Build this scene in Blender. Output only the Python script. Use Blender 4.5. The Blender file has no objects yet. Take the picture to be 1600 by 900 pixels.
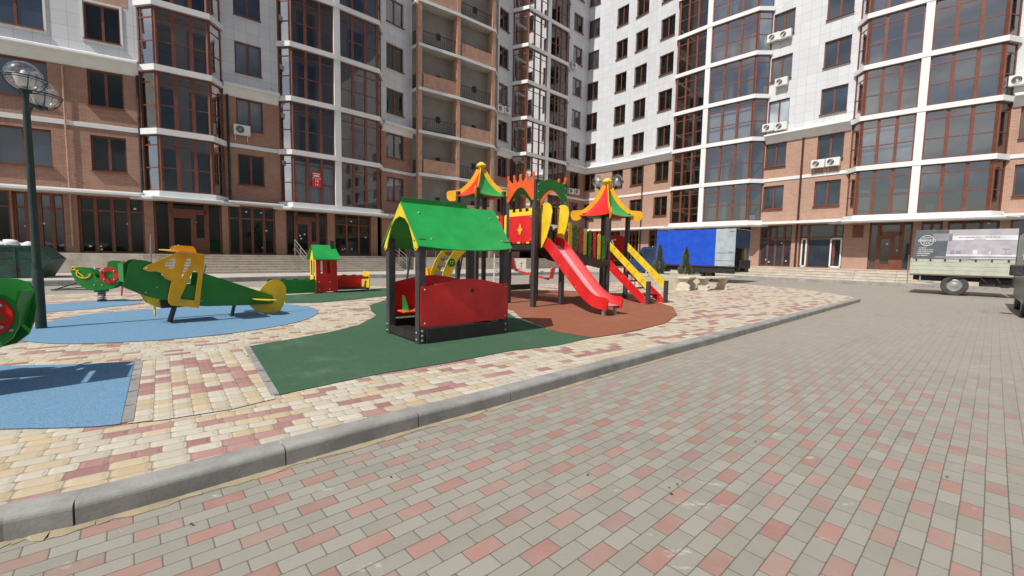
import bpy, bmesh, math, random
from mathutils import Vector, Matrix
from mathutils.geometry import tessellate_polygon
random.seed(7)
R = math.radians
S = bpy.context.scene
COL = S.collection

# ------------------------------------------------------------------ camera, sky, sun
CF, CPITCH, CROLL, CH = 670.0, .079, .0185, 1.455      # focal length in photo pixels, tilt, roll, eye height
cp, sp, cr, sr = math.cos(CPITCH), math.sin(CPITCH), math.cos(CROLL), math.sin(CROLL)
FW = Vector((0, cp, -sp)); U0 = Vector((0, sp, cp)); X0 = Vector((1, 0, 0))
RT = cr*X0+sr*U0; UP = -sr*X0+cr*U0
cam = bpy.data.objects.new('camera', bpy.data.cameras.new('camera')); COL.objects.link(cam)
cam.matrix_world = Matrix((( RT.x, UP.x, -FW.x, 0), (RT.y, UP.y, -FW.y, 0), (RT.z, UP.z, -FW.z, CH), (0, 0, 0, 1)))
cam.data.sensor_width = 36; cam.data.lens = 36*CF/1600
cam.data.clip_start = .05; cam.data.clip_end = 2000
S.camera = cam
SAZ, SEL = R(46), R(51)                     # the way the shadows run, the height of the sun
sundir = Vector((math.cos(SAZ)*math.cos(SEL), math.sin(SAZ)*math.cos(SEL), -math.sin(SEL)))
sun = bpy.data.objects.new('sun', bpy.data.lights.new('sun', 'SUN')); COL.objects.link(sun)
sun.rotation_euler = sundir.to_track_quat('-Z', 'Y').to_euler()
sun.data.energy = 4.5; sun.data.angle = R(.5); sun.data.color = (1, .965, .91)
W = bpy.data.worlds.new('World'); S.world = W; W.use_nodes = True
nt = W.node_tree; nt.nodes.clear()
sky = nt.nodes.new('ShaderNodeTexSky'); sky.sky_type = 'NISHITA'; sky.sun_disc = False
sky.sun_elevation = SEL; sky.sun_rotation = math.atan2(-sundir.x, -sundir.y)
sky.air_density = 1.0; sky.dust_density = 1.5; sky.ozone_density = 1.0
bg = nt.nodes.new('ShaderNodeBackground'); bg.inputs[1].default_value = .085
wo = nt.nodes.new('ShaderNodeOutputWorld')
tcw = nt.nodes.new('ShaderNodeTexCoord'); mp = nt.nodes.new('ShaderNodeMapping'); mp.inputs['Scale'].default_value = (1, 1, 2.6)
nz = nt.nodes.new('ShaderNodeTexNoise'); nz.inputs['Scale'].default_value = 2.6; nz.inputs['Detail'].default_value = 7; nz.inputs['Roughness'].default_value = .58
mr = nt.nodes.new('ShaderNodeMapRange'); mr.interpolation_type = 'SMOOTHSTEP'; mr.inputs[1].default_value = .50; mr.inputs[2].default_value = .68; mr.inputs[4].default_value = .85
bw = nt.nodes.new('ShaderNodeRGBToBW'); ml = nt.nodes.new('ShaderNodeMath'); ml.operation = 'MULTIPLY'; ml.inputs[1].default_value = 1.9
mxc = nt.nodes.new('ShaderNodeMix'); mxc.data_type = 'RGBA'
for a_, b_ in ((tcw.outputs['Generated'], mp.inputs[0]), (mp.outputs[0], nz.inputs['Vector']), (nz.outputs['Fac'], mr.inputs[0]), (sky.outputs[0], bw.inputs[0]), (bw.outputs[0], ml.inputs[0]), (mr.outputs[0], mxc.inputs[0]), (sky.outputs[0], mxc.inputs[6]), (ml.outputs[0], mxc.inputs[7])): nt.links.new(a_, b_)
nt.links.new(mxc.outputs[2], bg.inputs[0]); nt.links.new(bg.outputs[0], wo.inputs[0])
S.render.engine = 'CYCLES'
S.view_settings.view_transform = 'Standard'; S.view_settings.look = 'None'
S.view_settings.exposure = 0; S.view_settings.gamma = 1; S.view_settings.use_curve_mapping = False
S.cycles.max_bounces = 6; S.cycles.transparent_max_bounces = 12

def proj(p):
    d = Vector(p)-Vector((0, 0, CH)); w = d.dot(FW)
    return 800+CF*d.dot(RT)/w, 450-CF*d.dot(UP)/w
def G(x, y, z=0.0):                          # the point at height z that the photo shows at pixel x, y
    d = FW+RT*((x-800)/CF)-UP*((y-450)/CF); t = (z-CH)/d.z
    return Vector((d.x*t, d.y*t, z))

# ------------------------------------------------------------------ materials
class E:                                      # small shader arithmetic
    def __init__(s, nt, o): s.nt, s.o = nt, o
    def _m(s, op, *a, cl=False):
        n = s.nt.nodes.new('ShaderNodeMath'); n.operation = op; n.use_clamp = cl
        for i, v in enumerate((s,)+a):
            if isinstance(v, E): s.nt.links.new(v.o, n.inputs[i])
            else: n.inputs[i].default_value = v
        return E(s.nt, n.outputs[0])
    def __add__(s, b): return s._m('ADD', b)
    def __sub__(s, b): return s._m('SUBTRACT', b)
    def __mul__(s, b): return s._m('MULTIPLY', b)
    def __truediv__(s, b): return s._m('DIVIDE', b)
    def floor(s): return s._m('FLOOR')
    def fract(s): return s._m('FRACT')
    def abs(s): return s._m('ABSOLUTE')
    def sqrt(s): return s._m('SQRT')
    def mod(s, b): return s._m('FLOORED_MODULO', b)
    def max(s, b): return s._m('MAXIMUM', b)
    def min(s, b): return s._m('MINIMUM', b)
    def lt(s, b): return s._m('LESS_THAN', b)
    def gt(s, b): return s._m('GREATER_THAN', b)
    def step(s, a, b):                        # smooth 0..1 between a and b
        n = s.nt.nodes.new('ShaderNodeMapRange'); n.interpolation_type = 'SMOOTHSTEP'
        s.nt.links.new(s.o, n.inputs[0]); n.inputs[1].default_value = a; n.inputs[2].default_value = b
        return E(s.nt, n.outputs[0])
class Mat:
    def __init__(s, name, rough=.6, metal=0, spec=.5):
        s.m = bpy.data.materials.new(name); s.m.use_nodes = True; s.nt = s.m.node_tree
        s.b = s.nt.nodes['Principled BSDF']; s.b.inputs['Roughness'].default_value = rough
        s.b.inputs['Metallic'].default_value = metal; s.b.inputs['Specular IOR Level'].default_value = spec
    def new(s, t): return s.nt.nodes.new(t)
    def link(s, a, b): s.nt.links.new(a.o if isinstance(a, E) else a, b)
    def obj(s):
        if not hasattr(s, 'tc'): s.tc = s.new('ShaderNodeTexCoord')
        return s.tc.outputs['Object']
    def uv(s):
        s.obj(); return s.tc.outputs['UV']
    def geo(s):
        if not hasattr(s, 'gg'): s.gg = s.new('ShaderNodeNewGeometry')
        return s.gg.outputs['Position']
    def sep(s, v):
        n = s.new('ShaderNodeSeparateXYZ'); s.link(v, n.inputs[0]); return [E(s.nt, o) for o in n.outputs]
    def comb(s, x, y, z=0.0):
        n = s.new('ShaderNodeCombineXYZ')
        for i, v in enumerate((x, y, z)):
            if isinstance(v, E): s.link(v, n.inputs[i])
            else: n.inputs[i].default_value = v
        return n.outputs[0]
    def noise(s, v, scale, detail=3, rough=.55, color=False):
        n = s.new('ShaderNodeTexNoise'); s.link(v, n.inputs['Vector']); n.inputs['Scale'].default_value = scale
        n.inputs['Detail'].default_value = detail; n.inputs['Roughness'].default_value = rough
        return E(s.nt, n.outputs['Color' if color else 'Fac'])
    def white(s, v):
        n = s.new('ShaderNodeTexWhiteNoise'); s.link(v, n.inputs['Vector']); return E(s.nt, n.outputs['Value'])
    def mix(s, f, a, b, mode='MIX'):
        n = s.new('ShaderNodeMix'); n.data_type = 'RGBA'; n.blend_type = mode; n.clamp_factor = True
        for v, i in ((f, 0), (a, 6), (b, 7)):
            if isinstance(v, E): s.link(v, n.inputs[i])
            elif isinstance(v, (int, float)): n.inputs[i].default_value = v
            elif isinstance(v, tuple): n.inputs[i].default_value = (*v, 1)
            else: s.link(v, n.inputs[i])
        return n.outputs[2]
    def color(s, c):
        if isinstance(c, tuple): s.b.inputs['Base Color'].default_value = (*c, 1)
        else: s.link(c, s.b.inputs['Base Color'])
    def rough(s, c): s.link(c, s.b.inputs['Roughness'])
    def bump(s, h, strength=.3, dist=.01):
        n = s.new('ShaderNodeBump'); n.inputs['Strength'].default_value = strength; n.inputs['Distance'].default_value = dist
        s.link(h, n.inputs['Height']); s.link(n.outputs[0], s.b.inputs['Normal'])
def sc(c, k): return tuple(min(1, x*k) for x in c)
def paint(name, c, rough=.45, metal=0, var=.12, scale=3, dirt=.25, bump=.05, spec=.5):
    m = Mat(name, rough, metal, spec)
    n = m.noise(m.geo(), scale, 5); n2 = m.noise(m.geo(), scale*14, 3)
    base = m.mix(n.step(.3, .7), sc(c, 1-var), sc(c, 1+var))
    if dirt:
        base = m.mix(n.step(.52, .8)*dirt, base, (.33, .30, .25))
        x_, y_, z_ = m.sep(m.geo()); sc_ = m.noise(m.comb(x_*1.0, y_*1.0, z_*5.0), 7, 6, .75)
        base = m.mix(sc_.step(.62, .70)*.28, base, (.36, .34, .30))
    m.color(base); m.rough((n2*.25)+(rough-.12)); m.bump(n2, bump, .004)
    return m.m
M = {}
M['post'] = paint('dark post paint', (.05, .044, .044), .5, dirt=.12)
M['dark'] = paint('dark plank', (.022, .016, .016), .55, dirt=.1)
M['green'] = paint('bright green panel', (.018, .33, .065), .38, dirt=.06)
M['dgreen'] = paint('deep green panel', (.01, .19, .022), .42, dirt=.06)
M['yellow'] = paint('yellow panel', (.80, .56, .03), .4, dirt=.08)
M['amber'] = paint('amber yellow panel', (.86, .42, .006), .42, dirt=.08)
M['red'] = paint('red panel', (.62, .012, .014), .38, dirt=.06)
M['orange'] = paint('orange panel', (.72, .10, .018), .42, dirt=.06)
M['steel'] = paint('brushed steel', (.80, .80, .82), .42, .85, dirt=.05)
M['galv'] = paint('galvanised metal', (.42, .42, .41), .45, .8, dirt=.1)
M['lampgreen'] = paint('dark green lamp post', (.012, .03, .024), .45, dirt=.08)
M['black'] = paint('black rubber and plastic', (.02, .02, .02), .6, dirt=.15)
M['white'] = paint('white painted render', (.74, .75, .74), .6, var=.05, dirt=.14, scale=1.2)
M['plastic'] = paint('white plastic', (.72, .72, .68), .4, var=.04, dirt=.1)
M['canopy'] = paint('pale metal canopy', (.62, .63, .61), .5, var=.06, dirt=.15)
M['frame'] = paint('brown window frame', (.17, .052, .026), .42, dirt=.06)
M['pipe'] = paint('dark brown drainpipe', (.05, .02, .015), .5, dirt=.05)
M['tanpipe'] = paint('tan pipe', (.5, .32, .22), .5, dirt=.05)
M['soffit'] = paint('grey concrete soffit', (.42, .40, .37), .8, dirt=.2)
M['loggia'] = paint('grey plaster', (.27, .245, .22), .85, var=.1, dirt=.1, scale=1)
M['stone'] = paint('cream cast stone', (.60, .54, .43), .8, var=.12, dirt=.15, bump=.3, scale=6)
M['tancol'] = paint('tan tile panel', (.50, .29, .20), .7, dirt=.1)
M['sticker'] = paint('white sticker', (.8, .8, .78), .5, dirt=0)
M['curtain'] = paint('pale curtain', (.72, .74, .76), .8, dirt=0, var=.05)
M['poster'] = paint('red poster', (.6, .015, .03), .5, dirt=0)
M['net'] = paint('curtain grey blue', (.42, .47, .52), .8, dirt=0)
M['truckblue'] = paint('blue tarpaulin', (.008, .075, .52), .42, dirt=.04, bump=.15)
M['truckgrey'] = paint('pale grey panel', (.38, .43, .45), .4, dirt=.1)
M['cabblue'] = paint('dark blue cab paint', (.02, .05, .13), .3, dirt=.05)
M['wood'] = paint('worn plywood', (.42, .27, .11), .7, dirt=.2)
M['brownply'] = paint('brown ply', (.12, .05, .025), .7, dirt=.1)
M['sideboard'] = paint('worn cream sideboard', (.46, .47, .38), .6, dirt=.5, bump=.2)
M['bgrey'] = paint('banner slate grey', (.095, .11, .125), .6, dirt=.1)
M['blight'] = paint('banner pale grey', (.42, .40, .43), .6, dirt=.1)
M['bmid'] = paint('banner mid grey', (.26, .26, .29), .6, dirt=.1)
M['bwhite'] = paint('banner white', (.68, .67, .68), .6, dirt=.05)
M['vanpaint'] = paint('grey green van paint', (.16, .20, .16), .3, .3, dirt=.08)
M['rubbertyre'] = paint('dusty tyre', (.06, .055, .05), .85, dirt=.5)
M['skip'] = None
M['redlamp'] = paint('red lens', (.5, .02, .02), .25, dirt=0)
M['sack'] = paint('white sack', (.72, .72, .74), .75, dirt=.1, bump=.6, scale=5)
M['soil'] = paint('dark soil', (.06, .045, .03), .9)

def skipmat():
    m = Mat('worn green skip paint', .6)
    n = m.noise(m.geo(), 1.3, 6, .65); n2 = m.noise(m.geo(), 9, 5)
    b = m.mix(n2.step(.3, .7), (.012, .055, .04), (.025, .085, .06))
    b = m.mix(n.step(.5, .66)*.75, b, (.035, .022, .01))
    m.color(b); m.bump(n2, .2, .01); return m.m
M['skip'] = skipmat()

def glass_dark(name, tint, rough=.03, spec=.9, coat=.6):
    m = Mat(name, rough, 0, spec)
    x, y, z = m.sep(m.geo())
    n = m.noise(m.geo(), .35, 2)
    m.color(m.mix(n.step(.35, .65), sc(tint, .6), sc(tint, 1.5)))
    m.b.inputs['Coat Weight'].default_value = coat; m.b.inputs['Coat Roughness'].default_value = .02
    w = m.noise(m.geo(), .8, 1); m.bump(w, .12, .02)
    return m.m
M['glassA'] = glass_dark('dark window glass', (.010, .012, .010), .03, .35, .1)
M['glassB'] = glass_dark('blue grey window glass', (.03, .04, .055))
M['glassC'] = glass_dark('window glass over net curtain', (.10, .11, .12))
M['glassD'] = glass_dark('window glass over white blind', (.34, .40, .44))
def glass_clear(name, base, ior, tint=.55):
    m = Mat(name); t = m.nt; t.nodes.remove(m.b)
    tr = m.new('ShaderNodeBsdfTransparent'); tr.inputs[0].default_value = (tint, tint*1.02, tint*1.03, 1)
    gl = m.new('ShaderNodeBsdfGlossy'); gl.inputs['Roughness'].default_value = .02
    fr = m.new('ShaderNodeFresnel'); fr.inputs['IOR'].default_value = ior
    n = m.noise(m.geo(), .9, 1); bp = m.new('ShaderNodeBump'); bp.inputs['Strength'].default_value = .1; bp.inputs['Distance'].default_value = .02
    m.link(n, bp.inputs['Height']); m.link(bp.outputs[0], gl.inputs['Normal'])
    mx = m.new('ShaderNodeMixShader'); m.link((E(t, fr.outputs[0])*1.0)+base, mx.inputs[0]); m.link(tr.outputs[0], mx.inputs[1]); m.link(gl.outputs[0], mx.inputs[2])
    m.link(mx.outputs[0], t.nodes['Material Output'].inputs[0]); return m.m
M['bayglass'] = glass_clear('clear bay glass', .035, 1.5, .72)
M['bayglassR'] = glass_clear('reflective bay glass', .20, 1.7)
M['chamfer'] = glass_clear('coated corner pane', .42, 1.6)
def globe_glass():
    m = Mat('clear globe'); t = m.nt; t.nodes.remove(m.b)
    tr = m.new('ShaderNodeBsdfTransparent'); tr.inputs[0].default_value = (.93, .94, .96, 1)
    gl = m.new('ShaderNodeBsdfGlossy'); gl.inputs['Roughness'].default_value = .03
    lw = m.new('ShaderNodeLayerWeight'); lw.inputs[0].default_value = .32
    f = E(t, lw.outputs['Facing'])*.75+.06
    mx = m.new('ShaderNodeMixShader'); m.link(f, mx.inputs[0]); m.link(tr.outputs[0], mx.inputs[1]); m.link(gl.outputs[0], mx.inputs[2])
    m.link(mx.outputs[0], t.nodes['Material Output'].inputs[0]); return m.m
M['globe'] = globe_glass()

def streaks(m, c, dark, amt):                 # faint vertical rain streaks
    x_, y_, z_ = m.sep(m.uv()); a = m.noise(m.comb(x_*3.0, y_*.16, 0.0), 2.2, 5, .7); return m.mix(a.step(.55, .75)*amt, c, dark)
def brick_mat(name, c1, c2, mo):
    m = Mat(name, .85)
    bt = m.new('ShaderNodeTexBrick'); m.link(m.uv(), bt.inputs['Vector'])
    bt.inputs['Scale'].default_value = 1; bt.inputs['Brick Width'].default_value = .26; bt.inputs['Row Height'].default_value = .078
    bt.inputs['Mortar Size'].default_value = .010; bt.inputs['Mortar Smooth'].default_value = .3; bt.inputs['Bias'].default_value = 0
    bt.inputs['Color1'].default_value = (*c1, 1); bt.inputs['Color2'].default_value = (*c2, 1)
    bt.inputs['Mortar'].default_value = (*mo, 1)
    n = m.noise(m.geo(), .7, 5, .6)
    c = m.mix(n.step(.3, .75)*.3, bt.outputs['Color'], (.50, .33, .25))
    c = streaks(m, c, (.16, .09, .06), .35); m.color(c); m.bump(E(m.nt, bt.outputs['Fac'])*-1.0, .5, .008); return m.m
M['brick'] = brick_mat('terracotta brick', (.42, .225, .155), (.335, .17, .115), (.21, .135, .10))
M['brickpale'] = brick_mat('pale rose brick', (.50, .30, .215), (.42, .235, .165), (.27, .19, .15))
def panel_mat():
    m = Mat('white tile cladding', .38)
    bt = m.new('ShaderNodeTexBrick'); m.link(m.uv(), bt.inputs['Vector']); bt.offset = 0
    bt.inputs['Scale'].default_value = 1; bt.inputs['Brick Width'].default_value = .6; bt.inputs['Row Height'].default_value = .62
    bt.inputs['Mortar Size'].default_value = .010; bt.inputs['Mortar Smooth'].default_value = .1
    bt.inputs['Color1'].default_value = (.66, .67, .685, 1); bt.inputs['Color2'].default_value = (.60, .61, .625, 1)
    bt.inputs['Mortar'].default_value = (.44, .44, .44, 1)
    n = m.noise(m.geo(), .5, 5, .6)
    m.color(streaks(m, m.mix(n.step(.45, .8)*.25, bt.outputs['Color'], (.5, .49, .46)), (.42, .41, .38), .3))
    m.bump(E(m.nt, bt.outputs['Fac'])*-1.0, .3, .006); return m.m
M['panel'] = panel_mat()
def step_mat():
    m = Mat('cream step tiles', .75)
    x, y, z = m.sep(m.geo())
    a = ((x*.77)+(y*.64))/.3; b = ((x*.64)-(y*.77))/.3
    fx = a.fract(); ln = fx.lt(.03)
    n = m.noise(m.geo(), 2.2, 6, .65)
    c = m.mix(n.step(.3, .75), (.42, .36, .29), (.58, .53, .46))
    c = m.mix(ln*.45, c, (.22, .18, .15)); m.color(c); m.bump(n, .2, .01); return m.m
M['steps'] = step_mat()
def pavers(name, ang, ox, oy, rowh, blen, kind):
    m = Mat(name, .8, 0, .3)
    x, y, z = m.sep(m.geo()); ca, sa = math.cos(ang), math.sin(ang)
    X = x-ox; Y = y-oy
    wob = m.noise(m.geo(), 1.1, 2)
    u = (X*ca)+(Y*sa)+((wob-.5)*.012); v = (X*sa)-(Y*ca)+((wob-.5)*.012)
    vj = v/rowh; j = vj.floor(); fv = vj.fract()
    if kind == 'road':
        us = (u/blen)-(j.mod(2)*.5); k = us.floor(); fu = us.fract(); L = blen
        s = k+(j.mod(2)*.5)
        red = ((s+(j*1.5))+.01).mod(4).lt(.1)
    else:
        rj = m.white(m.comb(j*1.37, 3.1)); L3 = (rj*3).floor()*.03+(blen-.03)
        us = (u+(rj*7.7))/L3; k = us.floor(); fu = us.fract(); L = None
    cell = m.comb(k, j, .5); h = m.white(cell); h2 = m.white(m.comb(j, k, 9.3))
    du = ((fu-.5).abs()); dv = ((fv-.5).abs())
    LL = L if L else blen
    r = .006 if kind == 'road' else .026
    gap = .0032 if kind == 'road' else .0035
    ex = ((du*LL)-(LL/2-gap-r)).max(0.0); ey = ((dv*rowh)-(rowh/2-gap-r)).max(0.0)
    d = ((ex*ex)+(ey*ey)).sqrt()
    joint = d.step(r-.0015, r+.0025); bev = d.step(r*.2, r)
    grain = m.noise(m.geo(), 60, 3, .7); mot = m.noise(m.geo(), 6, 5, .6); big = m.noise(m.geo(), .55, 5, .6)
    if kind == 'road':
        g = m.mix(h, (.262, .25, .205), (.315, .302, .252))
        g = m.mix(h2.gt(.9)*.3, g, (.27, .24, .20))
        rr = m.mix(h2, (.32, .14, .115), (.39, .205, .17))
        dusty = (y.step(3.6, 8.0)).max((x.step(3.2, 4.4)*(y.step(2.6, 4.2))*(big.step(.4, .6))))
        keep = ((h*.45)+.5)*((dusty*-.85)+1.0)*((big.step(.5, .68)*-.55)+1.0)
        c = m.mix((red*keep), g, rr)
        c = m.mix(mot.step(.35, .75)*.35, c, (.335, .30, .25))
        c = m.mix(dusty*.5, c, (.325, .285, .245))
        tyre = m.noise(m.comb(((x*ca)+(y*sa))*.35, ((x*sa)-(y*ca))*2.2, 7.0), 1.3, 5, .6).step(.55, .72)
        c = m.mix(tyre*.28, c, (.19, .17, .145))
        sand = big.step(.56, .72)*(mot.step(.4, .65))
        c = m.mix(sand*.5, c, (.42, .38, .31))
        # pale scuffs
        sc2 = m.noise(m.comb(x*1.0, y*2.4, 4.0), 3.2, 6, .7).step(.63, .72)
        c = m.mix(sc2*.55, c, (.55, .53, .49))
        joint = joint*((dusty*-.6)+1.0)*((sand*-.6)+1.0)
        jc = (.085, .072, .055)
    else:
        cx = m.comb((k*.15)+(rj*.4), j*rowh*1.9, 2.0)
        lf = m.noise(cx, 1.05, 2, .5); t = (lf+((h-.5)*.16))
        cream = m.mix(h2, (.47, .42, .33), (.56, .51, .415)); yel = m.mix(h2, (.47, .375, .24), (.54, .44, .295)); rd = m.mix(h2, (.31, .16, .145), (.40, .23, .20))
        c = m.mix(t.gt(.56), cream, yel); c = m.mix(t.lt(.418), c, rd); c = m.mix(t.gt(.655), c, rd)
        c = m.mix(mot.step(.45, .8)*.35, c, (.42, .37, .29))
        far = y.step(5.0, 14.0); joint = joint*((far*-.5)+1.0)
        jc = (.15, .125, .095)
    c = m.mix((grain-.5)*.6, c, (.15, .14, .12)); c = m.mix(joint*(.8 if kind == 'road' else .62), c, jc)
    m.color(c); m.bump(((d*-60.0).max(-1.2))+(grain*.12)+(mot*.2), .5 if kind != 'road' else .3, .006)
    return m.m
M['road'] = pavers('grey and red block paving', .72771, -.50635, 2.00146, .0995, .199, 'road')
M['island'] = pavers('cream yellow and rose cobble paving', R(37), -.3, 2.1, .118, .16, 'isl')
M['islandx'] = pavers('cobble paving laid crossways', R(129.3), -3.4, 4.6, .125, .15, 'isl')
def rubber(name, c):
    m = Mat(name, .92, 0, .2)
    g = m.noise(m.geo(), 130, 2, .8); b = m.noise(m.geo(), 1.4, 5, .6); f = m.noise(m.geo(), 25, 3)
    col = m.mix(g.step(.35, .65), sc(c, .72), sc(c, 1.3)); d_ = m.noise(m.geo(), 5, 6, .7); col = m.mix(b.step(.48, .8)*d_.step(.35, .65)*.22, col, sc((.42, .40, .36), 1)); col = m.mix(f.step(.6, .8)*.15, col, sc(c, .6))
    m.color(col); m.bump(g, .5, .004); return m.m
M['rgreen'] = rubber('green rubber surfacing', (.050, .110, .062))
M['rblue'] = rubber('blue rubber surfacing', (.14, .265, .39))
M['rterra'] = rubber('terracotta rubber surfacing', (.27, .10, .056))
def kerbmat():
    m = Mat('grey kerb concrete', .85)
    n = m.noise(m.geo(), 3, 6, .65); n2 = m.noise(m.geo(), 40, 4, .7); l = m.noise(m.geo(), .8, 3)
    c = m.mix(n.step(.3, .7), (.22, .215, .20), (.35, .335, .31)); c = m.mix(n2.step(.35, .75)*.3, c, (.2, .19, .18)); c = m.mix(l.step(.55, .7)*.3, c, (.45, .42, .36))
    m.color(c); m.bump(n2, .35, .006); return m.m
M['kerb'] = kerbmat()
def walk():
    m = Mat('pale concrete slabs', .85)
    n = m.noise(m.geo(), 1.2, 6, .65); n2 = m.noise(m.geo(), 18, 4)
    m.color(m.mix(n2.step(.3, .7)*.3, m.mix(n.step(.3, .7), (.42, .38, .32), (.53, .49, .43)), (.3, .27, .23))); m.bump(n2, .2, .006); return m.m
M['walk'] = walk()
def leafmat():
    m = Mat('conifer green', .7); n = m.noise(m.obj(), 9, 3)
    m.color(m.mix(n.step(.3, .7), (.15, .19, .10), (.28, .31, .19))); return m.m
M['leaf'] = leafmat()

# ------------------------------------------------------------------ mesh building
class MB:
    def __init__(s, T=None): s.v = []; s.f = []; s.mi = []; s.uv = {}; s.T = T or Matrix.Identity(4)
    def add(s, vs, fs, mi=0, T=None):
        b = len(s.v); TT = s.T @ T if T is not None else s.T
        s.v += [TT @ Vector(v) for v in vs]; s.f += [tuple(b+i for i in f) for f in fs]; s.mi += [mi]*len(fs)
    def quad(s, a, b, c, d, mi=0, uv=None):
        n = len(s.f); s.add([a, b, c, d], [(0, 1, 2, 3)], mi)
        if uv: s.uv[n] = uv
    def box(s, x0, x1, y0, y1, z0, z1, mi=0, T=None):
        vs = [(x, y, z) for z in (z0, z1) for y in (y0, y1) for x in (x0, x1)]
        s.add(vs, [(0, 2, 3, 1), (4, 5, 7, 6), (0, 1, 5, 4), (2, 6, 7, 3), (0, 4, 6, 2), (1, 3, 7, 5)], mi, T)
    def bar(s, a, b, w, h, mi=0):             # rectangular bar from a to b, w across, h high
        a, b = Vector(a), Vector(b); d = (b-a); L = d.length; d.normalize()
        side = d.cross(Vector((0, 0, 1)))
        if side.length < 1e-3: side = Vector((1, 0, 0))
        side.normalize(); up = side.cross(d)
        T = Matrix.Identity(4)
        for i, c in enumerate((side, d, up)):
            T[0][i], T[1][i], T[2][i] = c
        T.translation = a; s.box(-w/2, w/2, 0, L, -h/2, h/2, mi, T)
    def tube(s, pts, r, n=8, mi=0, cap=True):
        pts = [Vector(p) for p in pts]; rings = []; b = []
        rr = r if isinstance(r, (list, tuple)) else [r]*len(pts)
        d0 = (pts[1]-pts[0]).normalized(); a = d0.orthogonal().normalized()
        for i, p in enumerate(pts):
            d = ((pts[min(i+1, len(pts)-1)]-pts[max(i-1, 0)])).normalized()
            a = (a-d*a.dot(d)).normalized(); c = d.cross(a)
            b += [p+(a*math.cos(2*math.pi*k/n)+c*math.sin(2*math.pi*k/n))*rr[i] for k in range(n)]
        fs = [(i*n+k, i*n+(k+1) % n, (i+1)*n+(k+1) % n, (i+1)*n+k) for i in range(len(pts)-1) for k in range(n)]
        if cap: fs += [tuple(range(n-1, -1, -1)), tuple((len(pts)-1)*n+k for k in range(n))]
        s.add(b, fs, mi)
    def lathe(s, prof, n=16, c=(0, 0, 0), mi=0, T=None, caps=True):       # prof = [(r, z)]
        vs = [(c[0]+r*math.cos(2*math.pi*k/n), c[1]+r*math.sin(2*math.pi*k/n), c[2]+z) for r, z in prof for k in range(n)]
        fs = [(i*n+k, i*n+(k+1) % n, (i+1)*n+(k+1) % n, (i+1)*n+k) for i in range(len(prof)-1) for k in range(n)]
        if caps: fs += [tuple(range(n-1, -1, -1)), tuple((len(prof)-1)*n+k for k in range(n))]
        s.add(vs, fs, mi, T)
    def ball(s, c, r, n=10, mi=0, T=None, sz=1.0):
        s.lathe([(max(.0005, r*math.sin(math.pi*i/n)), -r*sz*math.cos(math.pi*i/n)) for i in range(n+1)], n*2 if n < 10 else 20, c, mi, T)
    def plate(s, poly, t, T, holes=(), mi=0, edge=None):       # flat panel of thickness t; T maps (x, y) to the plate, z through it
        loops = [list(poly)]+[list(h) for h in holes]; vs = [p for l in loops for p in l]
        tris = tessellate_polygon([[Vector((p[0], p[1], 0)) for p in l] for l in loops]); N = len(vs)
        vv = [(p[0], p[1], t/2) for p in vs]+[(p[0], p[1], -t/2) for p in vs]
        fs = [tuple(q) for q in tris]+[tuple(i+N for i in reversed(q)) for q in tris]
        s.add(vv, fs, mi, T)
        e = []; b = 0
        for l in loops:
            for i in range(len(l)): k = (i+1) % len(l); e.append((b+i, b+k, b+k+N, b+i+N))
            b += len(l)
        s.add(vv, e, mi if edge is None else edge, T)
    def sweep(s, path, prof, mi=0, closed=True, caps=True):    # prof = [(out, z)] along a 2D path whose outside lies right-hand
        P = [Vector((p[0], p[1])) for p in path]; N = []
        for i in range(len(P)):
            ns = []
            if i > 0: d = (P[i]-P[i-1]).normalized(); ns.append(Vector((d.y, -d.x)))
            if i < len(P)-1: d = (P[i+1]-P[i]).normalized(); ns.append(Vector((d.y, -d.x)))
            n = sum(ns, Vector((0, 0)))/len(ns); n = n/max(.35, n.length_squared); N.append(n)
        m = len(prof); vs = [(p.x+n.x*o, p.y+n.y*o, z) for p, n in zip(P, N) for o, z in prof]; fs = []
        for i in range(len(P)-1):
            for k in range(m if closed else m-1):
                q = (k+1) % m; fs.append((i*m+k, i*m+q, (i+1)*m+q, (i+1)*m+k))
        if caps: fs += [tuple(range(m)), tuple((len(P)-1)*m+k for k in range(m-1, -1, -1))]
        s.add(vs, fs, mi)
    def build(s, name, mats, parent=None, rel=None, bevel=0, smooth=False):
        me = bpy.data.meshes.new(name); r = Vector(rel) if rel is not None else Vector((0, 0, 0))
        me.from_pydata([tuple(v-r) for v in s.v], [], s.f)
        if not isinstance(mats, (list, tuple)): mats = [mats]
        for m in mats: me.materials.append(M[m] if isinstance(m, str) else m)
        me.polygons.foreach_set('material_index', s.mi)
        if s.uv:
            uvl = me.uv_layers.new(name='UVMap')
            for p in me.polygons:
                u = s.uv.get(p.index)
                if u:
                    for li, c in zip(p.loop_indices, u): uvl.data[li].uv = c
        bm = bmesh.new(); bm.from_mesh(me); bmesh.ops.recalc_face_normals(bm, faces=bm.faces); bm.to_mesh(me); bm.free()
        if smooth: me.polygons.foreach_set('use_smooth', [True]*len(me.polygons))
        o = bpy.data.objects.new(name, me); COL.objects.link(o); o.parent = parent
        if smooth == 'auto':
            e = o.modifiers.new('split', 'EDGE_SPLIT'); e.split_angle = R(35)
        if bevel:
            b = o.modifiers.new('bevel', 'BEVEL'); b.width = bevel; b.segments = 2; b.limit_method = 'ANGLE'; b.angle_limit = R(40)
        return o
def tag(o, label=None, cat=None, group=None, kind=None):
    if label: o['label'] = label
    if cat: o['category'] = cat
    if group: o['group'] = group
    if kind: o['kind'] = kind
    return o
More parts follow.
